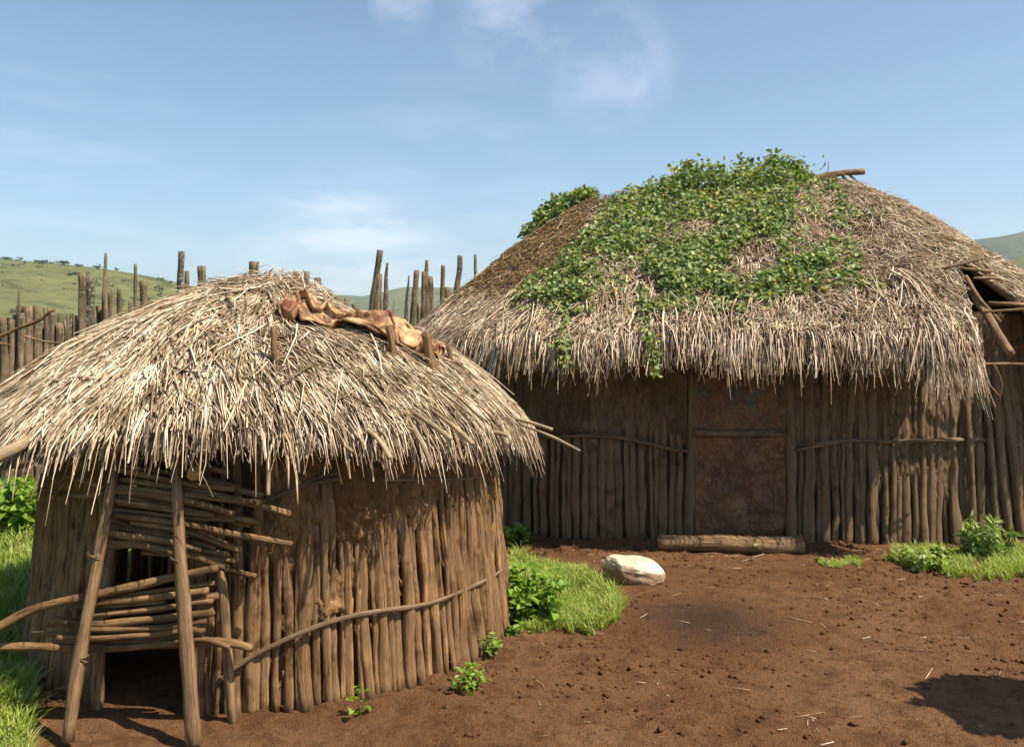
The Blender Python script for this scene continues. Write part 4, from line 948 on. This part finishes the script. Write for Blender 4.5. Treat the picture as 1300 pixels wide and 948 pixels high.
grass('grass', 'bright green grass patch between the small hut wall and the pale stone', *fill([(655, 700), (700, 718), (745, 728), (775, 752), (795, 775), (780, 800), (740, 806), (700, 800), (660, 800), (640, 760), (640, 720)], 26000, thr=-.45), .03, .11, .6)
grass('grass', 'grass strip at the foot of the large hut wall by the right edge', *fill([(1120, 712), (1160, 698), (1230, 698), (1300, 700), (1420, 700), (1460, 760), (1320, 735), (1260, 738), (1200, 730), (1150, 722)], 24000, thr=-.45), .03, .10, .5)
grass('grass', 'small thin tuft of grass alone on the soil right of the door', *fill([(1040, 712), (1090, 709), (1097, 717), (1060, 722), (1042, 719)], 3000, thr=-.8), .015, .04)
grass('grass', 'lush grass at the left edge, left of the small hut', *fill([(-300, 640), (60, 640), (70, 700), (52, 760), (48, 850), (30, 980), (-500, 1000)], 60000, thr=-.6), .04, .16, .6, (.002, .004))
# weeds: rosettes of broad leaves on stems
def weed(label, cx_, cy_, spread, height, n, size, m='weed', elong=1.3, name='weed_plant', cat='weed', stems=7, group=None, spike=False):
    D = F * HC / (cy_ - PY); c = Vector(((cx_ - PX) / F * D, D, 0)); root = empty(name, (c.x, c.y, 0)); tag(root, label, cat, group)
    mb = MB(); P = []; Nn = []
    for s in range(stems):
        a = random.random() * 6.28; rr = spread * random.random() ** .6; bx, by = c.x + rr * .7 * math.cos(a), c.y + rr * .7 * math.sin(a)
        g = float(gh(bx, by)); tx, ty, tz = c.x + rr * 1.2 * math.cos(a), c.y + rr * 1.2 * math.sin(a), g + height * random.uniform(.55, 1)
        mb.tube([(bx, by, g - .01), ((bx + tx) / 2, (by + ty) / 2, g + (tz - g) * .6), (tx, ty, tz)], [.004, .003, .0015], sides=5, seg=.04)
        for k in range(n // stems):
            t = random.uniform(.15, 1) if not spike else random.uniform(.35, 1); q = np.array([bx + (tx - bx) * t, by + (ty - by) * t, g + (tz - g) * t]); q += np.random.default_rng(k + s * 99).normal(0, .018 if not spike else .006, 3)
            P.append(q); aa = random.random() * 6.28; Nn.append([math.cos(aa) * .5, math.sin(aa) * .5, 1 if not spike else .25])
    P = np.array(P); Nn = np.array(Nn); k = len(P)
    mb.build('stem', M['stem'], root)
    me = np_mesh('foliage', *leaf_mesh(P, Nn, RNG.uniform(*size, k), elong)); link('foliage', me, M[m], root, smooth=False)
    return root
weed('leafy weed clump against the right foot of the small hut', 672, 788, .17, .30, 420, (.03, .06), stems=26)
weed('low leafy weed between the small hut corner and the large hut wall', 650, 690, .12, .15, 160, (.03, .055), stems=12)
weed('tiny leafy sprig in the soil at the right of the small hut base', 622, 834, .04, .09, 60, (.015, .03), stems=7)
weed('pale broad-leaved seedling close to the small hut base', 655, 806, .05, .05, 40, (.02, .035), stems=5)
weed('straggling weed in front of the small hut stakes at the picture bottom', 592, 872, .09, .08, 90, (.015, .03), stems=9)
weed('single thin seedling before the middle stakes of the small hut', 462, 905, .03, .17, 12, (.02, .04), stems=1)
weed('spiky pale green weed clump at the foot of the corner stakes', 1252, 706,   .15, .27, 620, (.013, .030), 'silver', 3.4, stems=14, spike=True)
weed('pale green leafy weed at the left end of the right-hand grass', 1170, 718, .20, .10, 300, (.03, .05), 'silver', 1.3, stems=20)
weed('small green sprig in front of the log by the door', 955, 703, .05, .09, 50, (.02, .035), stems=6)
weed('low leafy bush at the left edge by the fence', 12, 676, .36, .46, 900, (.05, .09), name='leafy_bush', cat='bush', stems=40)

# tree added out of frame as stand-in caster; its crown shades the lower right soil
def add_shade_tree(x, y, h, r):
    root = empty('added_shade_tree', (x, y, 0)); tag(root, 'small round-crowned tree added unseen beyond the right edge to shade the soil', 'tree')
    mb = MB(); mb.tube([(x, y, -.05), (x + .03, y, h * .5), (x, y, h)], [.05, .04, .025], sides=8)
    for k in range(6): a = k; mb.tube([(x, y, h * .6), (x + .5 * r * math.cos(a), y + .5 * r * math.sin(a), h)], [.02, .008], sides=6)
    mb.build('trunk', M['stem'], root)
    d = RNG.normal(0, 1, (2600, 3)); d /= np.maximum(.6, np.linalg.norm(d, axis=1, keepdims=True)); d *= RNG.random((2600, 1)) ** .4 * r * np.array([1.1, 1.1, .7])
    d *= (1 + .3 * fbm(d[:, 0] * 5, d[:, 1] * 5, d[:, 2] * 5, 2))[:, None]
    link('crown', np_mesh('crown', *leaf_mesh(d + np.array([x, y, h]), RNG.normal(0, 1, d.shape) + [0, 0, .6], RNG.uniform(.04, .08, len(d)))), M['weed'], root, smooth=False)
add_shade_tree(3.17, 3.50, 1.6, .30)

# straw litter, clods and twigs on the soil
def litter():
    mb = MB()
    for k in range(300):
        x, y = random.uniform(-.3, 4.6), random.uniform(3.4, 7.0)
        if random.random() < .35: x, y = random.uniform(.1, 2.8), random.uniform(6.3, 7.1)
        a = random.random() * 3.14; l = random.uniform(.02, .09) * (2 if random.random() < .12 else 1); g = float(gh(x, y)); r = random.uniform(.0009, .002)
        mb.tube([(x, y, g + .006), (x + math.cos(a) * l, y + math.sin(a) * l, float(gh(x + math.cos(a) * l, y + math.sin(a) * l)) + .004)], r, sides=4, seg=.03)
    o = mb.build('straw_litter', M['straw']); tag(o, 'loose bits of straw and twig scattered over the brown soil', 'litter', kind='stuff')
    V = []; Fc = []; n = 0; base = np.array([[1, 0, 0], [-1, 0, 0], [0, 1, 0], [0, -1, 0], [0, 0, 1], [0, 0, -1]], float)
    tri = np.array([[0, 2, 4], [2, 1, 4], [1, 3, 4], [3, 0, 4], [2, 0, 5], [1, 2, 5], [3, 1, 5], [0, 3, 5]])
    N_ = 16000; x = RNG.uniform(-.4, 5, N_); y = RNG.uniform(3.0, 7.1, N_); ok = fbm(x * 2, y * 2, 9, 3) + RNG.normal(0, .3, N_) > .05; x, y = x[ok], y[ok]
    s = RNG.exponential(.0055, len(x)) + .002; s = np.minimum(s, .024)
    W = base[None] * s[:, None, None] * RNG.uniform(.5, 1.2, (len(x), 6, 1)); W[..., 2] *= .7
    W += np.c_[x, y, gh(x, y) + s * .2][:, None]; V = W.reshape(-1, 3); fc = (tri[None] + (np.arange(len(x)) * 6)[:, None, None]).reshape(-1, 3)
    o = link('soil_clods', np_mesh('soil_clods', V, fc), M['ground']); tag(o, 'small crumbled clods of brown soil across the yard', 'soil', kind='stuff')
litter()

# ================================================================== trees along the hill crest
def hill_tree(px, size, label):
    x = (px - PX) / F * 420; z = zl(x) - 2.2; root = empty('acacia_tree', (x, 420, z)); tag(root, label, 'tree', 'small trees along the crest of the left hill')
    MB().tube([(x, 420, z - .5), (x + .2, 420, z + size * .7)], [size * .08, size * .05], sides=6, seg=.5).build('trunk', M['stem'], root)
    k = 260; d = RNG.normal(0, 1, (k, 3)) * np.array([size * .75, size * .7, size * .2]); P = d * .8 + np.array([x, 420, z + size * .7])
    link('crown', np_mesh('crown', *leaf_mesh(P, RNG.normal(0, 1, (k, 3)) + [0, 0, .8], RNG.uniform(.25, .5, k) * size * .5)), M['bush'], root, smooth=False)
hill_tree(8, 2.1, 'flat-topped tree at the far left of the hill crest')
hill_tree(50, 1.3, 'low dark tree second from the left on the hill crest')
hill_tree(66, .9, 'tiny tree between two larger ones on the hill crest')
hill_tree(79, 1.9, 'wide low tree in the middle of the hill crest')
hill_tree(103, .9, 'small tree on the hill crest right of the wide one')
hill_tree(121, 1.1, 'last small tree on the hill crest before the tallest stake')
k = 260; hx = RNG.uniform(-330, -60, k); hb = RNG.uniform(-190, -8, k)
P = []; 
for a_, b_ in zip(hx, hb):
    s_ = random.uniform(.5, 1.5); q = RNG.normal(0, .5, (22, 3)) * s_ * np.array([1.2, 1.2, .6]); P.append(q + np.array([a_, 420 + b_, zl(a_, b_) - 1.6 + s_ * .3]))
P = np.vstack(P)
so_ = link('hillside_scrub', np_mesh('hillside_scrub', *leaf_mesh(P, RNG.normal(0, 1, P.shape) + [0, 0, .8], RNG.uniform(.4, .9, len(P)))), M['bush'], smooth=False)
tag(so_, 'scattered dark bushes dotted over the green hillside', 'scrub', kind='stuff')

# ================================================================== the air
def haze():
    v = [(x, y, z) for x in (-3400, 3400) for y in (-70, 4700) for z in (-6, 320)]
    f = [(0, 1, 3, 2), (4, 6, 7, 5), (0, 4, 5, 1), (2, 3, 7, 6), (0, 2, 6, 4), (1, 5, 7, 3)]
    me = bpy.data.meshes.new('haze'); me.from_pydata(v, [], f); me.update()
    m = bpy.data.materials.new('pale_air'); m.use_nodes = True; nt = m.node_tree; nt.nodes.clear()
    pv = nt.nodes.new('ShaderNodeVolumePrincipled'); pv.inputs['Color'].default_value = (.80, .88, 1, 1); pv.inputs['Density'].default_value = .00018; pv.inputs['Anisotropy'].default_value = .2
    o = nt.nodes.new('ShaderNodeOutputMaterial'); nt.links.new(pv.outputs[0], o.inputs['Volume']); me.materials.append(m)
    ob = bpy.data.objects.new('haze', me); COL.objects.link(ob); ob['kind'] = 'stuff'
haze()
